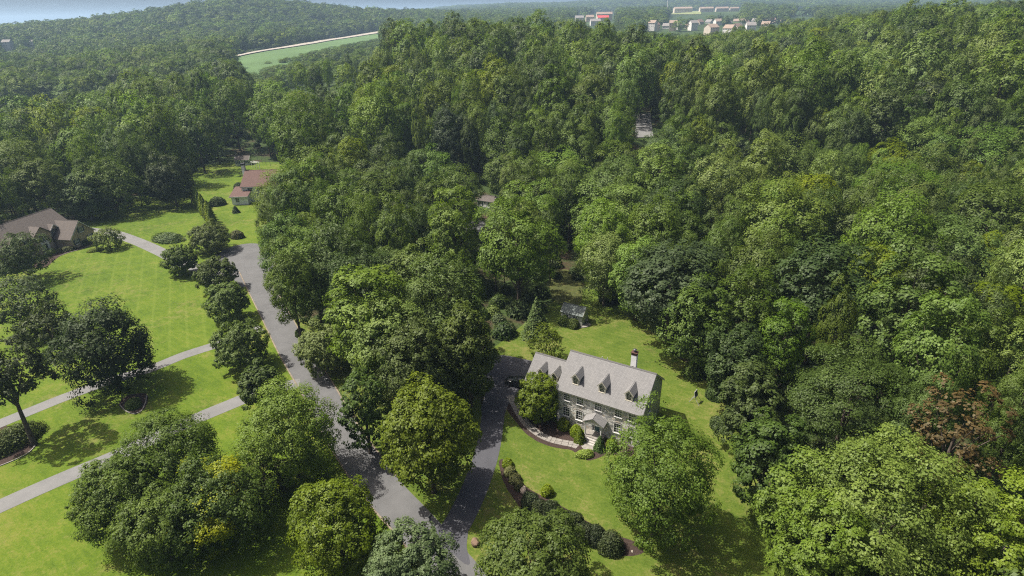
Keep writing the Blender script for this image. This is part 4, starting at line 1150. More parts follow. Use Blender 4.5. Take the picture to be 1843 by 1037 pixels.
# white garden arbour and posts beyond the white house
ab = tag(empty('arbour', at(461, 303)), 'thin white timber arbour on the lawn behind the white house', 'arbour')
for x in (-1.6, 1.6):
    for y in (-0.6, 0.6):
        mb = MB(); mb.box(x - 0.07, x + 0.07, y - 0.07, y + 0.07, 0, 2.4); mb.build('post', M['white'], ab)
for y in (-0.6, 0.6): mb = MB(); mb.box(-2.1, 2.1, y - 0.08, y + 0.08, 2.4, 2.62); mb.build('beam', M['white'], ab)
ab.rotation_euler.z = -0.6
for i, (u, v) in enumerate(((465, 292), (472, 294), (479, 297), (487, 299))):
    p_ = tag(empty('pole', at(u, v)), 'thin grey pole behind the white house, %s from the white shed' % ['first', 'second', 'third', 'fourth'][i], 'pole', 'thin poles behind the white house')
    mb = MB(); mb.tube([(0, 0, -0.1), (0, 0, 3.0)], [0.07, 0.06], 6); mb.build('shaft', M['concrete'], p_); mb = MB(); mb.tube([(0, 0, 3.0), (0, 0, 3.06)], [0.1, 0.05], 6); mb.build('finial', M['concrete'], p_)

# ------------------------------------------------------------------ backboard on the lawn edge
bk = tag(empty('backboard', at(1252, 724), 0.9), 'tilted dark panel in a white stand at the edge of the back lawn', 'backboard')
mb = MB(); mb.prism([(-0.55, 0, 1.35), (0.55, 0, 1.35), (0.55, 0.25, 2.45), (-0.55, 0.25, 2.45)], (0, 0.05, 0)); mb.build('panel', M['shutter'], bk)
mb = MB()
for a, b in (((-0.6, 0, 1.3), (0.6, 0, 1.3)), ((-0.6, 0.27, 2.5), (0.6, 0.27, 2.5)), ((-0.6, 0, 1.3), (-0.6, 0.27, 2.5)), ((0.6, 0, 1.3), (0.6, 0.27, 2.5))): mb.tube([a, b], [0.05, 0.05], 6)
mb.build('panel_frame', M['grey_metal'], bk)
for a, b in (((-0.5, 0.1, 1.4), (-0.7, -0.9, 0)), ((0.5, 0.1, 1.4), (0.7, -0.9, 0)), ((-0.5, 0.15, 1.6), (-0.6, 1.0, 0)), ((0.5, 0.15, 1.6), (0.6, 1.0, 0))):
    mb = MB(); mb.tube([a, b], [0.04, 0.04], 6); mb.build('leg', M['grey_metal'], bk)
bk.scale = (0.85, 0.85, 0.8)

# ------------------------------------------------------------------ mailbox
mx = tag(empty('mailbox', at(775, 942), 0.9), 'dark mailbox on a post at the corner of the lane and driveway', 'mailbox')
mb = MB(); mb.box(-0.05, 0.05, -0.05, 0.05, -0.05, 1.1); mb.build('post', M['dark'], mx)
mb = MB(); mb.prism([(-0.25, -0.1, 1.1), (-0.25, 0.1, 1.1), (-0.25, 0.1, 1.25), (-0.25, 0.07, 1.32), (-0.25, 0, 1.35), (-0.25, -0.07, 1.32), (-0.25, -0.1, 1.25)], (0.5, 0, 0)); mb.build('box', M['dark'], mx)
mb = MB(); mb.box(0.1, 0.16, 0.101, 0.115, 1.2, 1.36); mb.build('flag', M['brick'], mx)

# ------------------------------------------------------------------ black car
def car(loc, rz):
    c = tag(empty('parked_car', loc, rz), 'black car parked by the garage wing, half hidden by the rounded evergreen', 'car')
    paint = mat_plain('black_car_paint', (0.008, 0.008, 0.010), 0.32, 0.5, 0.05, 1.0, bstr=0.0)
    def loft(name, prof, mat):
        mb = MB(); n = len(prof[0][1]); 
        for x, ring in prof:
            for y, z in ring: mb.v.append((x, y, z))
        for i in range(len(prof) - 1):
            for k in range(n): mb.f.append((i * n + k, i * n + (k + 1) % n, (i + 1) * n + (k + 1) % n, (i + 1) * n + k)); mb.m.append(0)
        mb.f.append(tuple(range(n))); mb.m.append(0); mb.f.append(tuple((len(prof) - 1) * n + k for k in reversed(range(n)))); mb.m.append(0)
        return mb.build(name, mat, c, True)
    def ring(w, z0, z1): return [(-w * 0.94, z0), (w * 0.94, z0), (w, z0 + 0.2), (w, z1 - 0.22), (w * 0.9, z1), (-w * 0.9, z1), (-w, z1 - 0.22), (-w, z0 + 0.2)]
    loft('body', [(-2.35, ring(0.72, 0.40, 0.72)), (-2.25, ring(0.84, 0.30, 0.86)), (-1.5, ring(0.90, 0.26, 0.96)), (0, ring(0.92, 0.24, 1.02)), (1.5, ring(0.92, 0.26, 1.04)), (2.2, ring(0.86, 0.3, 1.0)), (2.35, ring(0.76, 0.42, 0.85))], paint)
    def cab(w, wt, z0, z1): return [(-w, z0), (w, z0), (wt, z1), (-wt, z1)]
    loft('cabin_glass', [(-1.15, cab(0.82, 0.80, 0.94, 1.0)), (-0.45, cab(0.86, 0.66, 0.98, 1.46)), (1.1, cab(0.86, 0.66, 1.0, 1.47)), (1.95, cab(0.80, 0.76, 0.98, 1.06))], M['glass'])
    loft('cabin_roof', [(-0.42, cab(0.64, 0.58, 1.455, 1.49)), (0.3, cab(0.68, 0.62, 1.46, 1.53)), (1.1, cab(0.64, 0.58, 1.465, 1.50))], paint)
    for x in (-1.42, 1.42):
        for s in (-1, 1):
            w = empty('wheel', (x, s * 0.80, 0.33)); w.parent = c
            mb = MB(); mb.tube([(0, -0.11, 0), (0, 0.11, 0)], [0.33, 0.33], 18); mb.build('tyre', M['dark'], w)
            mb = MB(); mb.tube([(0, s * 0.112, 0), (0, s * 0.13, 0)], [0.21, 0.18], 14); mb.build('rim', M['dark'], w)
    for s in (-1, 1):
        mb = MB(); mb.prism([(-2.3, s * 0.50, 0.60), (-2.3, s * 0.78, 0.60), (-2.2, s * 0.80, 0.78), (-2.25, s * 0.5, 0.76)], (-0.06, 0, 0)); mb.build('headlight', M['grey_metal'], c)
        mb = MB(); mb.box(2.3, 2.37, s * 0.62 - 0.12, s * 0.62 + 0.12, 0.65, 0.82); mb.build('tail_light', M['brick'], c)
        mb = MB(); mb.box(-0.75, -0.6, s * 0.98 - 0.08, s * 0.98 + 0.08, 0.98, 1.1); mb.build('mirror', paint, c)
    mb = MB(); mb.box(-2.42, -2.36, -0.3, 0.3, 0.42, 0.56); mb.build('bumper_grille', M['dark'], c)
    return c
car(at(935, 694) + Vector((0, 0, 0.016)), HR + 0.12)

# ------------------------------------------------------------------ far houses and landmarks
LOTS_PX = []
fm = [mat_plain('far_wall_%s' % n_, c, 0.8, 0.2, 0.05, 0.2) for n_, c in (('white', (0.58, 0.56, 0.53)), ('cream', (0.48, 0.42, 0.35)), ('grey', (0.46, 0.45, 0.44)), ('tan', (0.52, 0.43, 0.33)))]
fr_ = [mat_plain('far_roof_%s' % n_, c, 0.9, 0.2, 0.1, 0.2) for n_, c in (('brown', (0.17, 0.12, 0.10)), ('grey', (0.20, 0.185, 0.175)), ('tan', (0.25, 0.19, 0.15)), ('red', (0.40, 0.06, 0.06)))]
def far_house(u, v, wpx, Y, wm, rm, label, name='far_house', cat='house', group=None, tall=1.0, deep=0.7, rz=0.0):
    """gabled house standing where its foot is seen; wpx pixels wide in the photograph"""
    p = atY(u, v, Y)
    depth = (p - Vector((0, 0, CAMH))).dot(_fwd)
    w = wpx * depth / F; d = w * deep; h = min(6.2, w * 0.55) * tall; r_ = min(4.5, d * 0.38)
    z = hz(p.x, Y)
    z = p.z - 0.2
    LOTS_PX.append((u, v - wpx * 0.25, wpx))
    e = tag(empty(name, (p.x, Y, z), rz), label, cat, group)
    mb = MB(); x0, x1 = -w / 2, w / 2; n = max(2, int(w / 3.2))
    f = lambda a, zz, ee=0.0: (x0 + a, -ee, zz)
    hs_ = []
    for fl in range(2 if h > 4 else 1):
        for i in range(n):
            c = (i + 0.5) * w / n; hs_.append((c - 0.5, c + 0.5, 1.0 + fl * h * 0.48, min(h - 0.3, 2.3 + fl * h * 0.48)))
    wall_mesh(mb, f, w, -6, h, hs_, 0.2)
    for x in (x0, x1): mb.face([(x, 0, -6), (x, d, -6), (x, d, h), (x, d / 2, h + r_ - 0.05), (x, 0, h)])
    mb.face([(x0, d, -6), (x1, d, -6), (x1, d, h), (x0, d, h)]); mb.build('wall', wm, e)
    mb = MB()
    for s, yy in ((-1, -0.5), (1, d + 0.5)):
        sl = r_ / (d / 2)
        a = Vector((x0 - 0.4, yy, h - sl * 0.5)); b = Vector((x1 + 0.4, yy, h - sl * 0.5)); c2 = Vector((x1 + 0.4, d / 2, h + r_)); d2 = Vector((x0 - 0.4, d / 2, h + r_))
        mb.prism([a, b, c2, d2], (0, 0, 0.3))
    mb.build('roof', rm, e)
    for h_ in hs_:
        g = MB(); g.face([f(h_[0], h_[2], -0.1), f(h_[1], h_[2], -0.1), f(h_[1], h_[3], -0.1), f(h_[0], h_[3], -0.1)]); g.build('window', M['glass'], e)
    return e
far_house(461, 79, 11, 1020, fm[0], fr_[1], 'white farmhouse beside the country road, nearer one', group='farmhouses by the country road')
far_house(527, 73, 13, 1120, fm[0], fr_[1], 'white farmhouse beside the country road, farther one', group='farmhouses by the country road')
far_house(290, 122, 20, 640, fm[2], fr_[1], 'grey-roofed house alone among trees in the valley', tall=0.8, deep=0.9, rz=-0.5)
far_house(12, 84, 14, 900, fm[2], fr_[1], 'pale roof among trees at the foot of the left hill, outer one', group='roofs in the valley'); far_house(55, 81, 10, 930, fm[2], fr_[1], 'pale roof among trees at the foot of the left hill, inner one', group='roofs in the valley')
far_house(1043, 37, 15, 1500, fm[0], fr_[1], 'small white building just before the red-roofed barn')
far_house(1086, 37, 20, 1450, fm[1], fr_[3], 'red-roofed barn on the far plateau', 'far_barn', 'barn')
far_house(1062, 36, 14, 1480, fm[3], fr_[2], 'tan-roofed house beside the red-roofed barn')
far_house(1072, 44, 18, 1300, fm[0], fr_[1], 'white-walled house just below the red-roofed barn')
far_house(1088, 32, 28, 1500, fm[1], fr_[2], 'long pale building behind the red-roofed barn', deep=0.35, tall=1.3)
k = 0
TOWN = []
for i in range(16): TOWN.append((1252 + i * 10.6, 46 - 0.25 * i + (2 if i % 3 == 0 else 0), 11 + 2 * (i % 3 == 1), 1250 + 40 * (i % 4)))
for i in range(7): TOWN.append((1172 + i * 13, 49 + (i % 3) * 2.5, 13, 1080 + 30 * (i % 3)))
for i, (u, v, w, Y_) in enumerate(((1286, 58, 20, 930), (1308, 60, 18, 900), (1332, 57, 19, 930), (1352, 54, 16, 980), (1376, 52, 14, 1000))): TOWN.append((u, v, w, Y_))
names_ = ['back row of the hillside estate', 'scattered near part of the estate', 'front row of the hillside estate']
cnt = [0, 0, 0]
for i, (u, v, w, Y_) in enumerate(TOWN):
    gidx = 0 if i < 16 else (1 if i < 23 else 2)
    cnt[gidx] += 1
    far_house(u, v, w, Y_, fm[[0, 1, 0, 3][i % 4] if gidx != 2 else i % 2], fr_[[2, 0, 1, 2][i % 4]], 'far house, %s from the mast side in the %s' % ((ordn0 := ['first', 'second', 'third', 'fourth', 'fifth', 'sixth', 'seventh', 'eighth', 'ninth', 'tenth', 'eleventh', 'twelfth', 'thirteenth', 'fourteenth', 'fifteenth', 'sixteenth'])[cnt[gidx] - 1], names_[gidx]), group='houses of the hillside estate', tall=1.1, rz=0.9 * math.sin(i * 2.3), deep=0.85)
for i, (u, w) in enumerate(((1230, 32), (1272, 24), (1300, 22), (1322, 16))):
    far_house(u, 20 - 0.1 * i, w, 2000, fm[1], fr_[2], 'long cream apartment block on the far hill, %s from the mast' % ordn0[i], 'apartment_block', 'building', 'apartment blocks on the far hill', 1.2, 0.35)
# white mast
p = atY(1200, 26, 1650)
ms = tag(empty('mast', (p.x, 1650, p.z - 10)), 'thin white mast rising from the far woods', 'mast')
mb = MB(); mb.tube([(0, 0, 0), (0, 0, 60)], [1.1, 0.7], 8); mb.build('shaft', fm[0], ms)
mb = MB(); mb.tube([(0, 0, 58), (0, 0, 60), (0, 0, 62)], [0.8, 1.6, 0.3], 8); mb.build('head', fm[0], ms)
p = atY(918, 34, 1800)
tk = tag(empty('water_tank', (p.x, 1800, p.z - 4)), 'white rounded tank showing above far trees', 'tank')
mb = MB(); mb.tube([(0, 0, -4), (0, 0, 7)], [1.6, 1.4], 8); mb.build('stem', fm[0], tk)
mb = MB(); mb.tube([(0, 0, 6), (0, 0, 7.5), (0, 0, 9), (0, 0, 10.5), (0, 0, 11)], [1.4, 4.2, 4.8, 3.2, 0.8], 14); mb.build('bowl', fm[0], tk)

# ------------------------------------------------------------------ trees standing by themselves
A = tree_at
A('open_oak', 'open dark tree with a leaning bare trunk at the photo\'s left edge', 14, 672, 11.0, 130, 15.8, M['leaf_dark'], zb=6.8, leaf=0.34, base=at(62, 800), tr=0.34, nl=34, nt=10, nleaf=24, lobe=0.3, ragged=0.28, core=0.78)
A('shade_tree', 'big dense dark green tree on the mulched island across the pale driveway', 186, 622, 8.2, 152, 15.5, M['leaf_dark'], zb=0.2, leaf=0.36, tr=0.35, nl=70, nt=10, nleaf=28, ragged=0.2)
A('cedar_tree', 'grey-green feathery tree in front of the brown house, at the photo\'s edge', 40, 545, 6.5, 110, 12.5, M['leaf_grey'], zb=1.0, leaf=0.36, nl=40, ragged=0.25, core=0.75)
A('front_yard_tree', 'hazy dark tree hiding the left end of the brown house', 38, 462, 6.0, 90, 11.0, M['leaf_dark'], zb=1.5, leaf=0.4, nl=36, ragged=0.25)
A('side_yard_tree', 'dark tree between the brown house lawn and the feathery grey-green tree', 85, 590, 4.5, 90, 9.0, M['leaf_dark'], zb=0.8, leaf=0.36, nl=34)
pear = dict(leaf=0.30, tr=0.14, nl=90, nt=8, nleaf=28, lobe=0.25, ragged=0.27, core=0.77)
for u, v, zc, w, h, lab in ((324, 470, 3.4, 58, 6.8, 'feathery pear tree at the foot of the brown house driveway'), (376, 428, 3.8, 74, 7.2, 'feathery pear tree at the end of the clipped hedge'),
                            (388, 494, 3.6, 72, 7.0, 'feathery pear tree beside the mouth of the turning circle'), (408, 545, 3.8, 76, 7.4, 'feathery pear tree in the lane row, second below the turning circle'),
                            (432, 622, 4.4, 98, 8.4, 'widest feathery pear tree in the lane row, at the pale driveway mouth'), (468, 698, 3.6, 80, 7.2, 'feathery pear tree overhanging the mouth of the nearer pale driveway')):
    A('pear_tree', lab, u, v, zc, w, h, M['leaf_pear'], zb=0.7, group='pear trees along the lane', **pear)
A('pear_tree', 'feathery pear tree alone on the verge across the lane from the row', 584, 628, 4.2, 98, 8.2, M['leaf_pear'], zb=0.8, group='pear trees along the lane', **pear)
A('maple_tree', 'large dark green maple beside the lane above the lime-green tree', 520, 782, 7.0, 170, 13.5, M['leaf'], zb=1.0, leaf=0.235, tr=0.28, nl=76, nt=10, nleaf=42, ragged=0.22)
gold = lambda seed: (lambda lp, lt: np.where((np.sin(lp[..., 0] * 0.9 + seed) + np.sin(lp[..., 1] * 1.1) + np.sin(lp[..., 2] * 1.3 + seed) > 1.05), np.clip(lt * 0.6 + 0.62, 0, 1), lt * 0.5))
A('maple_tree', 'maple with a patch of golden leaves in the lower clump', 395, 908, 5.5, 180, 11.0, M['leaf_gold'], zb=0.6, leaf=0.235, tr=0.24, nl=70, nt=10, nleaf=42, ragged=0.2, tintmix=gold(0.4))
A('maple_tree', 'green maple at the outer side of the clump, by the long pale driveway', 215, 900, 5.2, 150, 10.5, M['leaf_fresh'], zb=0.6, leaf=0.235, tr=0.24, nl=66, nt=10, nleaf=42, ragged=0.22)
A('maple_tree', 'tall green maple at the back of the clump over the pale driveway', 305, 818, 6.0, 170, 11.5, M['leaf_fresh'], zb=0.8, leaf=0.235, tr=0.24, nl=70, nt=10, nleaf=42, ragged=0.22)
A('maple_tree', 'lowest maple of the clump, leaning over the lawn at the front', 290, 952, 4.5, 150, 9.0, M['leaf_fresh'], zb=0.5, leaf=0.225, tr=0.22, nl=60, nt=10, nleaf=42, ragged=0.22)
A('thicket_tree', 'brownish scrubby tree between the maple clump and the lime-green tree', 480, 870, 2.2, 90, 5.0, M['leaf_brown'], zb=0.3, leaf=0.28, tr=0.10, nl=34, nleaf=16)
A('locust_tree', 'lime-green tree overhanging the lane at the bottom of the photo', 606, 955, 6.5, 170, 13.0, M['leaf_yellow'], zb=0.8, leaf=0.225, tr=0.24, nl=80, nt=10, nleaf=42, lobe=0.27, ragged=0.2)
A('linden_tree', 'dome-shaped grey-green tree cut by the bottom edge beside the lane', 738, 1032, 5.0, 176, 10.0, M['leaf_grey'], zb=0.6, leaf=0.225, tr=0.24, nl=70, nt=10, nleaf=42, lobe=0.25, ragged=0.08, core=0.78)
A('lawn_maple', 'fine-leaved green tree cut by the bottom edge below the yew row', 964, 1018, 4.8, 205, 9.4, M['leaf_pear'], zb=0.8, leaf=0.26, tr=0.24, nl=80, nt=10, nleaf=36, lobe=0.26, ragged=0.16, core=0.78)
A('tulip_tree', 'large bright green tree on the lawn hiding one end of the stone house', 1186, 870, 7.8, 205, 17.0, M['leaf_fresh'], zb=0.5, leaf=0.225, tr=0.30, nl=90, nt=10, nleaf=42, lobe=0.30, ragged=0.26)
A('holly_tree', 'dense rounded evergreen beside the garage wing of the stone house', 969, 718, 3.8, 84, 7.8, M['leaf_yellow'], zb=0.4, leaf=0.22, tr=0.18, nl=60, nt=10, nleaf=30, lobe=0.3, ragged=0.08)
A('ash_tree', 'yellow-green tree in the wedge between the lane and the dark driveway', 770, 785, 9.0, 172, 16.5, M['leaf_yellow'], zb=2.4, leaf=0.32, tr=0.28, nl=74, nt=10, nleaf=30, ragged=0.2)
A('edge_tree', 'narrower green tree on the lane side of the yellow-green tree', 655, 742, 7.0, 92, 13.5, M['leaf'], zb=1.2, leaf=0.32, tr=0.22, nl=50, nleaf=20, ragged=0.2)
A('ornamental_tree', 'small light green tree behind the garage wing', 982, 622, 3.2, 66, 6.2, M['leaf_yellow'], zb=1.0, leaf=0.24, tr=0.12, nl=34, nt=8, nleaf=14, ragged=0.22, core=0.8)
A('house_tree', 'broad green tree hiding most of the white house', 534, 362, 9.0, 158, 17.0, M['leaf'], zb=1.5, leaf=0.46, tr=0.36, nl=70, nt=10, nleaf=30, ragged=0.22)
A('weeping_tree', 'small weeping tree on the lawn beside the brown house', 193, 430, 2.8, 50, 5.8, M['leaf_pear'], zb=0.3, leaf=0.32, tr=0.14, nl=36, nleaf=16)
A('dying_tree', 'rust-brown dying tree in the woods at the photo\'s right', 1718, 775, 15.0, 150, 21, M['leaf_rust'], zb=9, leaf=0.36, tr=0.3, nl=34, nt=8, nleaf=9, lobe=0.26, ragged=0.3, core=0.85)
A('bright_tree', 'bright yellow-green young tree deep in the woods beyond the bare patch', 1440, 352, 10, 70, 16, M['leaf_lime'], zb=4, leaf=0.42, tr=0.2, nl=36, nleaf=14, ragged=0.24)
for u, v, w, zc, h, lab in ((700, 610, 150, 12, 19, 'dense tree at the wood edge just above the yellow-green tree'), (790, 545, 170, 14, 22, 'tall broad tree at the wood edge between lane and garden shed'),
                      (650, 520, 130, 13, 21, 'tall tree at the wood edge beside the middle of the lane'), (560, 480, 130, 12, 20, 'tree at the wood edge overhanging the lane below the turning circle'), (520, 440, 110, 10, 17, 'tree at the wood edge facing the turning circle'),
                      (745, 650, 140, 11, 18, 'tree at the wood edge nearest the dark driveway'), (840, 610, 110, 12, 19, 'shaded tree behind the parking court'),
                      (1254, 585, 120, 9, 17, 'tree at the back lawn edge facing the garden shed'), (1326, 660, 110, 8, 15, 'tree at the back lawn edge just behind the backboard'), (1350, 735, 108, 7, 13.5, 'tree at the lawn edge next below the backboard'),
                      (1384, 830, 124, 7.5, 14, 'tree at the lawn edge level with the big lawn tree'), (1450, 930, 155, 8, 15, 'tree at the lawn edge nearest the bottom edge of the photo'), (1150, 500, 110, 9, 17, 'tree at the top of the back lawn beyond the garden shed')):
    A('forest_edge_tree', lab, u, v, zc, w, h, M['leaf'], zb=1.0, leaf=0.34, tr=0.28, nl=64, nt=10, nleaf=26, ragged=0.22, group='trees at the wood edge')

for u, v, zc, w, h, lab in ((1592, 925, 12.0, 300, 20.5, 'broad lit tree filling the woods above the bottom edge, nearest the lawn'), (1480, 1010, 8.5, 170, 15.5, 'lower tree tucked between the lawn tip and the bottom edge'),
                            (1770, 985, 11.0, 210, 19.0, 'tree in the bottom corner of the woods below the rust-brown tree')):
    A('forest_edge_tree', lab, u, v, zc, w, h, M['leaf'], zb=1.5, leaf=0.24, tr=0.34, nl=80, nt=12, nleaf=44, lobe=0.28, ragged=0.24, core=0.77, group='trees at the wood edge')

# conifers
def conifer_at(name, label, b, h, Rr, mat, leaf=0.42, levels=26, cat='tree', group=None, power=0.85, droop=0.25):
    e = empty(name, b)
    link('crown', conifer_mesh(name + '_crown', mat, h, Rr, 0.4, levels, leaf, power, droop), e)
    mb = MB(); mb.tube([(0, 0, -0.1), (0, 0, h * 0.5), (0, 0, h * 0.97)], [0.03 * h * 0.6, 0.012 * h, 0.02], 7)
    link('trunk', mb.mesh(name + '_trunk', M['bark'], True), e)
    return tag(e, label, cat, group)
conifer_at('spruce_tree', 'lone spruce beside the garden shed', at(966, 604), 8.2, 3.0, M['leaf_conifer'], 0.36, 30)
A('yard_tree', 'tall oval dark green tree beside the clipped hedge', 306, 326, 8.5, 74, 17.5, M['leaf_dark'], zb=0.3, leaf=0.42, tr=0.3, nl=60, nt=10, nleaf=26)
A('yard_tree', 'large light green tree beyond the brown house driveway', 195, 338, 8.5, 112, 16.5, M['leaf_fresh'], zb=0.5, leaf=0.44, tr=0.3, nl=56, nt=10, nleaf=26, ragged=0.22)
A('yard_tree', 'grey-green tree behind the roof of the brown house', 150, 350, 8.0, 70, 14.0, M['leaf_grey'], zb=0.5, leaf=0.44, tr=0.3, nl=46, nt=10, nleaf=24, ragged=0.22)
h0, h1 = at(384, 404), at(352, 366)
HN = 10
arb = shrub_mesh('arborvitae', M['leaf_lime'], 1.25, 1.25, 6.0, 2600, 0.26, cone=0.55)
ordn = ['first', 'second', 'third', 'fourth', 'fifth', 'sixth', 'seventh', 'eighth', 'ninth', 'tenth', 'eleventh', 'twelfth']
for i in range(HN):
    e = link('hedge_arborvitae', arb); p = h0.lerp(h1, i / (HN - 1)); e.location = p; e.rotation_euler.z = i * 1.3; s = 1.0 + 0.12 * math.sin(i * 2.1); e.scale = (1, 1, s)
    tag(e, 'columnar evergreen of the tall lawn hedge, %s from its turning circle end' % ordn[i], 'hedge', 'evergreens of the tall hedge')

# shrubs
def shrub(name, label, u, v, rx, ry, h, mat, cat='shrub', group=None, leaf=0.15, n=2400, cone=0.0, lumps=16):
    o = link(name, shrub_mesh(name, mat, rx, ry, h, n, leaf, lumps, cone)); o.location = at(u, v); o.rotation_euler.z = rng.uniform(0, 3)
    return tag(o, label, cat, group)
shrub('boxwood', 'round green bush at the corner of the stone house front', 1014, 770, 1.0, 0.95, 1.5, M['leaf_yellow'])
shrub('boxwood', 'yellow-green round bush beside the porch steps, against the wall', 1037, 783, 0.95, 0.9, 1.6, M['leaf_lime'])
shrub('dwarf_spruce', 'cone-shaped bush on the driveway side of the porch steps', 1044, 794, 0.85, 0.85, 2.2, M['leaf_yellow'], cone=0.7)
shrub('dwarf_spruce', 'cone-shaped dark bush on the far side of the porch steps', 1079, 809, 0.85, 0.85, 2.3, M['leaf_conifer'], cone=0.7)
shrub('gold_cypress', 'golden rounded bush under the house wall by the big lawn tree', 1101, 807, 0.95, 0.85, 1.35, M['leaf_lime'])
shrub('grass_clump', 'pale lime low grassy clump in front of the porch landing', 1052, 820, 1.3, 0.7, 0.75, M['leaf_lime'], 'plant', leaf=0.26)
shrub('boxwood', 'round bush at the driveway tip of the yew bed', 914, 838, 0.8, 0.75, 0.95, M['leaf_lime'])
shrub('boxwood', 'single round bush standing alone on the front lawn', 985, 889, 0.85, 0.8, 1.25, M['leaf_lime'])
for i, (u, v, r_) in enumerate(((918, 852, 0.85), (927, 866, 0.9), (935, 878, 0.75))):
    shrub('spirea', 'brownish low bush, %s from the driveway tip of the yew bed' % ordn[i], u, v, r_, r_ * 0.9, 0.9, M['leaf_brown'], group='brownish bushes in the yew bed')
for i, (u, v, r_, h) in enumerate(((955, 912, 1.25, 2.0), (972, 924, 1.2, 1.8), (993, 929, 1.3, 2.0), (1013, 941, 1.2, 1.8), (1032, 948, 1.3, 2.0), (1052, 968, 1.3, 1.9), (1072, 972, 1.25, 1.9), (1098, 986, 1.5, 2.1))):
    shrub('yew', 'dark evergreen yew, %s from the driveway in the row across the front lawn' % ordn[i], u, v, r_, r_, h, M['leaf_yew'], group='yew row on the front lawn', n=2800, leaf=0.18, lumps=24)
shrub('shed_shrub', 'rounded shrub before the garden shed, on the spruce side', 1016, 583, 1.3, 1.2, 1.7, M['leaf'], leaf=0.2)
shrub('shed_shrub', 'rounded shrub before the garden shed, on the patio side', 1031, 588, 1.3, 1.2, 1.6, M['leaf'], leaf=0.2)
shrub('island_shrub', 'small fan-shaped shrub on the mulched island', 241, 732, 1.2, 1.2, 1.3, M['leaf_pear'], leaf=0.25)
shrub('reed_clump', 'loose bed of tall grasses on the lawn above the brown house driveway', 303, 432, 5.0, 3.0, 1.8, M['leaf_grey'], 'plant', leaf=0.42, n=2600, lumps=30)
shrub('lawn_shrub', 'dark round bush on the lawn before the white house', 393, 369, 2.6, 2.2, 2.6, M['leaf_dark'], leaf=0.36)
shrub('lawn_shrub', 'small dark cone bush at the corner of the white house', 425, 383, 1.1, 1.1, 2.2, M['leaf_dark'], cone=0.7, leaf=0.26)
shrub('lawn_shrub', 'reddish dark bush between the hedge end and the turning circle', 428, 428, 1.9, 1.6, 2.0, M['leaf_brown'], leaf=0.28)
shrub('lawn_shrub', 'pale bush behind the low wing of the white house', 430, 340, 2.0, 1.8, 2.2, M['leaf_grey'], leaf=0.3)
shrub('foundation_shrub', 'low dark shrub under the garage gable of the brown house', 143, 441, 2.6, 1.6, 1.8, M['leaf_dark'], leaf=0.3)
shrub('foundation_shrub', 'reddish shrub bed before the brown house entrance', 116, 452, 2.8, 1.4, 1.0, M['leaf_brown'], leaf=0.28)
shrub('low_shrub', 'flat pale shrub beside the small weeping tree', 172, 452, 1.8, 1.2, 0.7, M['leaf_lime'], leaf=0.26)
shrub('shade_shrub', 'added dark leaf mass standing in for shade in the bed under the open leaning tree', 20, 800, 4.2, 2.4, 2.4, M['leaf_dark'], leaf=0.3, n=4200, lumps=30)  # added dark leaves, standing in for the shade the crown casts here
shrub('edge_shrub', 'loose grey-green bush at the lawn edge below the backboard', 1296, 770, 1.6, 1.4, 1.8, M['leaf_grey'], leaf=0.24)
shrub('edge_shrub', 'dark bush at the wood edge behind the backboard', 1285, 715, 1.5, 1.3, 2.0, M['leaf_dark'], leaf=0.24)
shrub('roadside_shrub', 'small bush at the lane edge under the wood', 541, 603, 1.2, 1.0, 1.3, M['leaf'], leaf=0.22)

# rocks
def rock(name, label, u, v, s, c, seed):
    bm = bmesh.new(); bmesh.ops.create_icosphere(bm, subdivisions=3, radius=1)
    r2 = np.random.default_rng(seed); dirs = unit(r2.normal(size=(14, 3))); lim = r2.uniform(0.55, 0.95, 14)
    for vv in bm.verts:
        d = np.array(vv.co); k = dirs @ d; f = min([1.0] + [l / kk for l, kk in zip(lim, k) if kk > 1e-3 and l / kk < 1])
        vv.co = Vector(d * f * np.array(s))
        vv.co.z = max(vv.co.z, -0.15)
    me = bpy.data.meshes.new(name); bm.to_mesh(me); bm.free(); me.materials.append(mat_plain(name + '_stone', c, 0.9, 0.2, 0.3, 2.5, bstr=0.6))
    o = link(name, me); o.location = at(u, v) + Vector((0, 0, s[2] * 0.35)); o.rotation_euler.z = seed
    return tag(o, label, 'rock')
rock('boulder', 'tan boulder on the grass beside the driveway mouth', 856, 980, (0.62, 0.5, 0.7), (0.17, 0.115, 0.08), 3)
rock('boulder', 'whitish rock in the bed between brown bushes and yews', 942, 884, (0.65, 0.5, 0.5), (0.40, 0.33, 0.26), 5)
rock('boulder', 'small pale rock at the end of the yew bed', 1138, 993, (0.18, 0.15, 0.12), (0.26, 0.23, 0.19), 8)

# ------------------------------------------------------------------ the woods
VIS = [   # what stays open to view in the photograph: lawns, lane, roofs, small clearings
    [(872, 700), (880, 650), (900, 635), (940, 600), (1000, 560), (1012, 545), (1058, 550), (1130, 562), (1160, 590), (1176, 640), (1240, 690), (1252, 740), (1280, 800), (1320, 890), (1380, 985), (1400, 1300), (780, 1300), (700, 880), (790, 930), (850, 860), (866, 800)],
    [(408, 462), (440, 444), (468, 446), (475, 545), (540, 640), (610, 740), (690, 840), (790, 950), (850, 1300), (-200, 1300), (-200, 600), (70, 490), (80, 455), (-100, 440), (-100, 405), (40, 388), (95, 374), (165, 405), (205, 405), (250, 385), (352, 335), (372, 308), (420, 282), (450, 280), (500, 292), (452, 345), (440, 425)],
    [(857, 350), (893, 350), (893, 382), (857, 382)], [(840, 390), (870, 388), (870, 412), (840, 410)],
    [(1000, 500), (1028, 495), (1036, 515), (1028, 532), (1005, 530)], [(1143, 206), (1170, 203), (1172, 246), (1146, 246)], [(1505, 415), (1548, 412), (1552, 432), (1508, 434)],
    [(415, 282), (500, 284), (500, 300), (415, 300)],
]
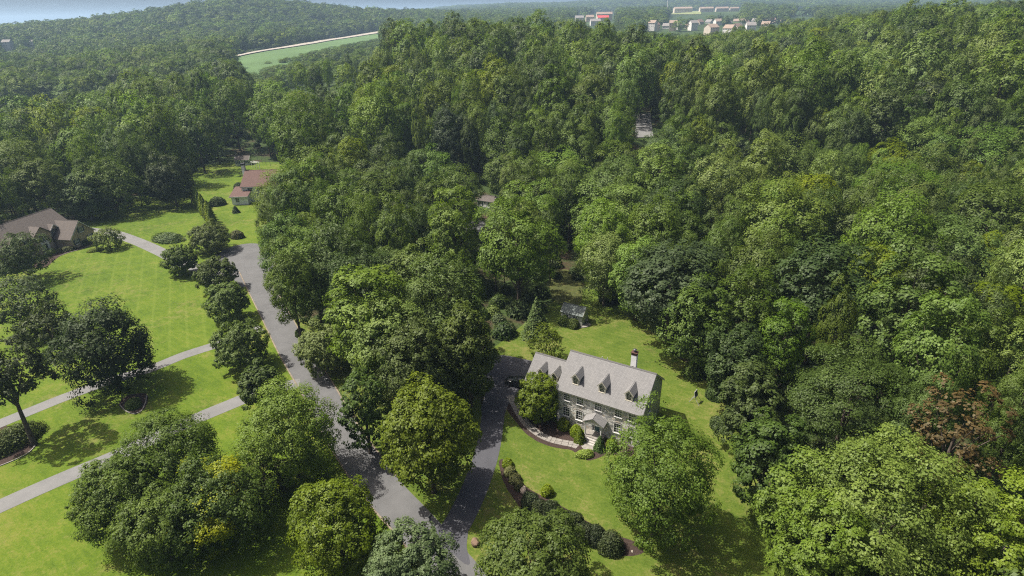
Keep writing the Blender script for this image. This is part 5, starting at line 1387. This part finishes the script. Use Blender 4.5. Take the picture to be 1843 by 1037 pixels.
def hex_points(x0, x1, y0, y1, s, jit, r):
    xs = np.arange(x0, x1, s); ys = np.arange(y0, y1, s * 0.87)
    X, Y = np.meshgrid(xs, ys); X = X + (np.arange(len(ys)) % 2)[:, None] * s * 0.5
    X = X + r.uniform(-jit, jit, X.shape) * s; Y = Y + r.uniform(-jit, jit, Y.shape) * s
    return X.ravel(), Y.ravel()
r6 = np.random.default_rng(5)
FIELD_EX = FIELD[:5] + [(680, 66), (620, 76), (540, 92), (440, 115)]
def keep_forest(X, Y, Z, Rr, Hh):
    """trees that would stand on, or hide, open ground are left out"""
    ok = np.ones(len(X), bool)
    for fx, fy, fz in ((0, 0, 1.0), (0, 0, 0.7), (-0.75, 0, 0.68), (0.75, 0, 0.68), (-0.5, 0, 0.9), (0.5, 0, 0.9), (0, 0, 0.4), (-0.7, 0, 0.4), (0.7, 0, 0.4), (0, 0, 0.0)):
        u, v = pixarr(np.stack([X + fx * Rr, Y + fy * Rr, Z + fz * Hh], -1))
        for poly in VIS[:2] if fz < 0.3 else VIS:
            ok &= ~in_poly(u, v, poly)
        ok &= ~(in_poly(u, v, FIELD_EX) | in_poly(u, v - 9, FIELD_EX) | in_poly(u, v + 5, FIELD_EX)) | (Y < 200) | (Y > 2000)
    for fx, fz in ((-1.1, 0.8), (1.1, 0.8), (-0.8, 0.95), (0.8, 0.95), (0, 1.08), (-1.15, 0.6), (1.15, 0.6)):
        u, v = pixarr(np.stack([X + fx * Rr * 1.1, Y, Z + fz * Hh * 1.18], -1))
        ok &= ~in_poly(u, v, FIELD_EX) | (Y < 200) | (Y > 2000)
    return ok | ((X < -134) & (Y > 128) & (Y < 200))
CLEAR = [[tuple(on_land(u_, v_)[:2]) for u_, v_ in q] for q in (((600, 318), (700, 322), (850, 335), (915, 372), (880, 425), (835, 410), (800, 372), (640, 350)), ((1310, 318), (1400, 312), (1480, 330), (1470, 352), (1330, 345)), ((995, 490), (1036, 485), (1050, 510), (1045, 545), (988, 530)), ((1060, 235), (1200, 228), (1220, 262), (1080, 262)))]
MANUAL = [(o.location.x, o.location.y) for o in col.objects if o.parent is None and o.get('category') == 'tree']
MANUAL_R = 5.0
# trees jostle for room: a wide crown keeps its neighbours off
def throw(n, x0, x1, y0, y1, pack):
    cx_ = r6.uniform(x0, x1, n); cy_ = r6.uniform(y0, y1, n)
    t_ = smooth01((cy_ - 165) / 40.0)
    cr = 6.0 * np.where(r6.uniform(0, 1, n) < 0.3, r6.uniform(0.5, 0.75, n), r6.uniform(0.75, 1.35, n)) * (1 + 0.08 * t_)
    cr[n // 2:] *= 0.62                                    # late comers fill the gaps
    u_, v_ = pixarr(np.stack([cx_, cy_, np.full(n, 14.0)], -1))
    keep = (u_ > -160) & (u_ < 2000) & (v_ < 1300)
    px_, py_, pr_ = np.empty(n), np.empty(n), np.empty(n); k_ = 0
    for a, b, r_ in zip(cx_[keep], cy_[keep], cr[keep]):
        if k_ and np.any((px_[:k_] - a) ** 2 + (py_[:k_] - b) ** 2 < (pack * (pr_[:k_] + r_)) ** 2): continue
        px_[k_], py_[k_], pr_[k_] = a, b, r_; k_ += 1
    return px_[:k_], py_[:k_], pr_[:k_]
X, Y, CR = throw(26000, -260, 420, 20, 432, 0.79)
Z = height(X, Y)
S = CR / 6.0; HS = r6.uniform(0.80, 1.14, len(X)) * (0.62 + 0.38 * np.minimum(S, 1.1))
TALL = smooth01((Y - 165) / 40.0) * smooth01((260 - np.abs(X - 30)) / 60.0)      # the old tulip trees on the ridge
HS = HS * (1 + 0.34 * TALL)
KI = r6.choice(len(STOCK), len(X), p=np.array([9, 9, 9, 9, 9, 9, 8, 8, 8, 8, 4, 5, 3]) / 98.0)
HH = np.array([s['h'] for s in STOCK])[KI] * HS; RR = np.array([s['r'] for s in STOCK])[KI] * S
U, V = pixarr(np.stack([X, Y, Z + HH * 0.6], -1))
inview = (U > -110) & (U < 1950) & (V > -60) & (V < 1230) & (Y > 12)
ok = inview & keep_forest(X, Y, Z, RR, HH)
for mx, my in MANUAL: ok &= (X - mx) ** 2 + (Y - my) ** 2 > MANUAL_R ** 2
for poly in CLEAR: ok &= ~in_poly(X, Y, poly)
# the level plots west of the lane hold no woods this side of the houses
ok &= ~((X < -20) & (Y < 100) & (U < 520))
X, Y, Z, S, HS, KI, HH, RR, U, V = [a[ok] for a in (X, Y, Z, S, HS, KI, HH, RR, U, V)]
dist = np.sqrt(X ** 2 + Y ** 2 + (Z + HH * 0.6 - CAMH) ** 2)
near_ok = dist > 44
X, Y, Z, S, HS, KI, HH, RR, U, V, dist = [a[near_ok] for a in (X, Y, Z, S, HS, KI, HH, RR, U, V, dist)]
infr = (U > -30) & (U < 1873) & (V < 1100)
order = np.argsort(np.where(infr, dist, 1e6))
NIND = 296
indiv = order[:NIND]; rest = order[NIND:]
# landmarks used to say which tree is which
MARKS = [('the garden shed', at(1040, 575)), ('the backboard', at(1258, 722)), ('the woodland shed', at(875, 372)), ('the white house', at(500, 340)), ('the turning circle', at(470, 460)), ('the brown house', at(60, 420)),
         ('the rust-brown tree', at(1730, 900)), ('the bare earth patch', at(1530, 425)), ('the big lawn tree', at(1340, 990)), ('the dark driveway', at(868, 690)), ('the white shed', at(435, 285))]
LOOK = {'oak': ('broad', 'mid-green'), 'tulip': ('tall narrow', 'mid-green'), 'pale': ('rounded', 'yellow-green'), 'greyish': ('rounded', 'grey-green'), 'darkish': ('rounded', 'dark green')}
def ordinal(n):
    return '%d%s' % (n, 'th' if 10 <= n % 100 <= 20 else {1: 'st', 2: 'nd', 3: 'rd'}.get(n % 10, 'th'))
mark_of = {}
for i in indiv:
    d = [((X[i] - p.x) ** 2 + (Y[i] - p.y) ** 2, k) for k, (n_, p) in enumerate(MARKS)]
    mark_of.setdefault(min(d)[1], []).append((min(d)[0], i))
for k, lst in mark_of.items():
    for rank, (d, i) in enumerate(sorted(lst)):
        st = STOCK[KI[i]] if dist[i] > 85 or KI[i] in (10, 12) else NEAR[3 if KI[i] == 11 else (2 if KI[i] in (6, 7, 8, 9) else KI[i] % 2)]
        shape, hue = LOOK[st['crown'].name.split('_')[0]]
        p = (X[i], Y[i], Z[i])
        mx = MARKS[k][1]
        side = 'beyond' if Y[i] > mx.y + 4 and abs(X[i] - mx.x) < Y[i] - mx.y else ('on the near side of' if Y[i] < mx.y - 4 and abs(X[i] - mx.x) < mx.y - Y[i] else 'beside')
        place_tree('forest_tree', st, p, '%s %s forest tree %s %s, %s nearest' % (shape, hue, side, MARKS[k][0], ordinal(rank + 1)), 'tree', 'forest trees', (S[i], S[i] * r6.uniform(0.9, 1.1), HS[i]), r6.uniform(0, 6.28))

# everything beyond those: one mass of forest
def scatter(name, protos, P, rot, scl, idx, label, cat):
    pc = bpy.data.collections.new(name + '_shapes')
    for i, me in enumerate(protos):
        o = bpy.data.objects.new('%s_shape_%02d' % (name, i), me); pc.objects.link(o)
    me = bpy.data.meshes.new(name)
    me.vertices.add(len(P)); me.vertices.foreach_set('co', np.ascontiguousarray(P, np.float32).ravel())
    for nm, tp, key, arr in (('rot', 'FLOAT', 'value', rot), ('scl', 'FLOAT_VECTOR', 'vector', scl), ('idx', 'INT', 'value', idx)):
        a = me.attributes.new(nm, tp, 'POINT'); a.data.foreach_set(key, np.ascontiguousarray(arr, np.int32 if tp == 'INT' else np.float32).ravel())
    o = link(name, me)
    ng = bpy.data.node_groups.new(name + '_nodes', 'GeometryNodeTree')
    ng.interface.new_socket('Geometry', in_out='INPUT', socket_type='NodeSocketGeometry'); ng.interface.new_socket('Geometry', in_out='OUTPUT', socket_type='NodeSocketGeometry')
    gi = ng.nodes.new('NodeGroupInput'); go = ng.nodes.new('NodeGroupOutput')
    ci = ng.nodes.new('GeometryNodeCollectionInfo'); ci.inputs['Collection'].default_value = pc; ci.inputs['Separate Children'].default_value = True; ci.inputs['Reset Children'].default_value = True
    ip = ng.nodes.new('GeometryNodeInstanceOnPoints'); ip.inputs['Pick Instance'].default_value = True
    def attr(nm, tp):
        n = ng.nodes.new('GeometryNodeInputNamedAttribute'); n.data_type = tp; n.inputs['Name'].default_value = nm; return n.outputs['Attribute']
    cx = ng.nodes.new('ShaderNodeCombineXYZ')
    ng.links.new(attr('rot', 'FLOAT'), cx.inputs[2])
    ng.links.new(gi.outputs[0], ip.inputs['Points']); ng.links.new(ci.outputs[0], ip.inputs['Instance'])
    ng.links.new(attr('idx', 'INT'), ip.inputs['Instance Index']); ng.links.new(cx.outputs[0], ip.inputs['Rotation']); ng.links.new(attr('scl', 'FLOAT_VECTOR'), ip.inputs['Scale'])
    ng.links.new(ip.outputs[0], go.inputs[0])
    md = o.modifiers.new('scatter', 'NODES'); md.node_group = ng
    return tag(o, label, cat, kind='stuff')

allP, allR, allS, allI = [], [], [], []
def push(P, S2, I):
    allP.append(P); allR.append(r6.uniform(0, 6.28, len(P))); allS.append(S2); allI.append(I)
k = rest
push(np.stack([X[k], Y[k], Z[k]], -1), np.stack([S[k], S[k], HS[k]], -1), r6.choice(7, len(k), p=[.2, .17, .2, .17, .1, .08, .08]))
nmid = len(MIDM)
# settlement lots kept clear of trees
def far_band(y0, y1, s, xs, far):
    x, y = hex_points(-xs, xs, y0, y1, s, 0.33, r6)
    u, v = pixarr(np.stack([x, y, np.full(len(x), 25.0)], -1))
    m_ = (u > -60) & (u < 1900)
    x, y = x[m_], y[m_]; z = height(x, y)
    k = s / (8.6 if not far else 9.5)
    sx = r6.uniform(0.7, 1.4, len(x)) * (1 + 0.75 * (k - 1)); sz = r6.uniform(0.7, 1.25, len(x)) * (1 + 0.15 * (k - 1))
    hh = (25 if not far else 20) * sz
    okk = np.ones(len(x), bool)
    for fx, fz in ((0, 1), (0, .5), (-0.8, .6), (0.8, .6), (0, 0.05), (-1.15, 0.75), (1.15, 0.75), (0.6, 1.0), (-0.6, 1.0), (0, 1.1), (0, 0.8)):
        u, v = pixarr(np.stack([x + fx * 6 * sx, y, z + fz * hh], -1))
        for poly, ylim in ((FIELD_EX, (400, 2500)), (MEADOW, (900, 2600)), (MEADOW2, (900, 2600))): okk &= ~(in_poly(u, v, poly) & (y > ylim[0]) & (y < ylim[1]))
        for ux, vx, w in LOTS_PX: okk &= ~((np.abs(u - ux) < w * 0.55 + 1) & (np.abs(v - vx) < w * 0.34) & (y > 560) & (y < 2700))
    if y1 < 1300:
        def hides(hh_, sx_):
            bad = np.zeros(len(x), bool)
            for fz in np.linspace(0, 1.1, 12):
                for fx in (-1.1, -0.55, 0, 0.55, 1.1):
                    u, v = pixarr(np.stack([x + fx * 6 * sx_, y, z + fz * hh_], -1)); bad |= in_poly(u, v, FIELD_EX)
            return bad
        for _ in range(4):                                 # low thicket along the field, never tall trees on it
            b_ = hides(hh, sx); hh = np.where(b_, hh * 0.68, hh); sz = np.where(b_, sz * 0.68, sz); sx = np.where(b_, sx * 0.8, sx)
        okk |= sz < 0.6
        okk &= ~hides(hh, sx)
    if y0 < 460: okk &= keep_forest(x, y, z, 6 * sx, hh)
    x, y, z, sx, sz = [a[okk] for a in (x, y, z, sx, sz)]
    push(np.stack([x, y, z - 0.5], -1), np.stack([sx, sx, sz], -1), r6.choice(7, len(x), p=[.2, .17, .2, .17, .08, .1, .08]) if not far else nmid + r6.choice(6, len(x), p=[.24, .22, .22, .14, .1, .08]))
far_band(430, 620, 9.5, 760, False)
far_band(620, 1000, 12, 1150, True)
far_band(1000, 1290, 15, 1500, True)
far_band(1290, 1700, 15, 1900, True)
far_band(1700, 2700, 20, 2900, True)
far_band(2700, 4700, 34, 4900, True)
scatter('forest', MIDM + FARM, np.concatenate(allP), np.concatenate(allR), np.concatenate(allS), np.concatenate(allI), 'unbroken broadleaf forest over the ridge and far hills', 'forest')
print('FOREST individuals', len(indiv), 'mass', sum(len(p) for p in allP))

# bushes under the near woods
x, y = hex_points(-200, 260, 20, 290, 4.6, 0.4, r6)
z = height(x, y); u, v = pixarr(np.stack([x, y, z + 1], -1))
okk = (u > -60) & (u < 1900) & (v < 1100)
for du_, dv_ in ((0, 0), (-28, 0), (28, 0), (0, 22), (0, -22)):
    for poly in VIS: okk &= ~in_poly(u + du_, v + dv_, poly)
okk &= ~((x < -20) & (y < 105) & (u < 700))
okk &= ~((x > -48) & (x < 6) & (y < 92)) & (r6.uniform(0, 1, len(x)) < 0.75)
x, y, z = x[okk], y[okk], z[okk]
sc_ = r6.uniform(0.6, 1.5, (len(x), 1)) * np.array([[1, 1, 1.0]])
scatter('undergrowth', UNDM, np.stack([x, y, z - 0.1], -1), r6.uniform(0, 6.28, len(x)), sc_, r6.choice(3, len(x)), 'bushes and saplings growing under the woods', 'undergrowth')

# ------------------------------------------------------------------ haze
mt, nt, out = newmat('haze_air')
pv = N(nt, 'ShaderNodeVolumePrincipled')
pv.inputs['Color'].default_value = (0.52, 0.74, 1.0, 1)
pv.inputs['Density'].default_value = 0.00015
pv.inputs['Anisotropy'].default_value = 0.2
nt.links.new(pv.outputs[0], out.inputs['Volume'])
hb = MB(); hb.box(-9300, 9300, -700, 9800, -9, 188)
tag(hb.build('haze', mt), 'thin summer haze over the valley', 'haze', kind='stuff')
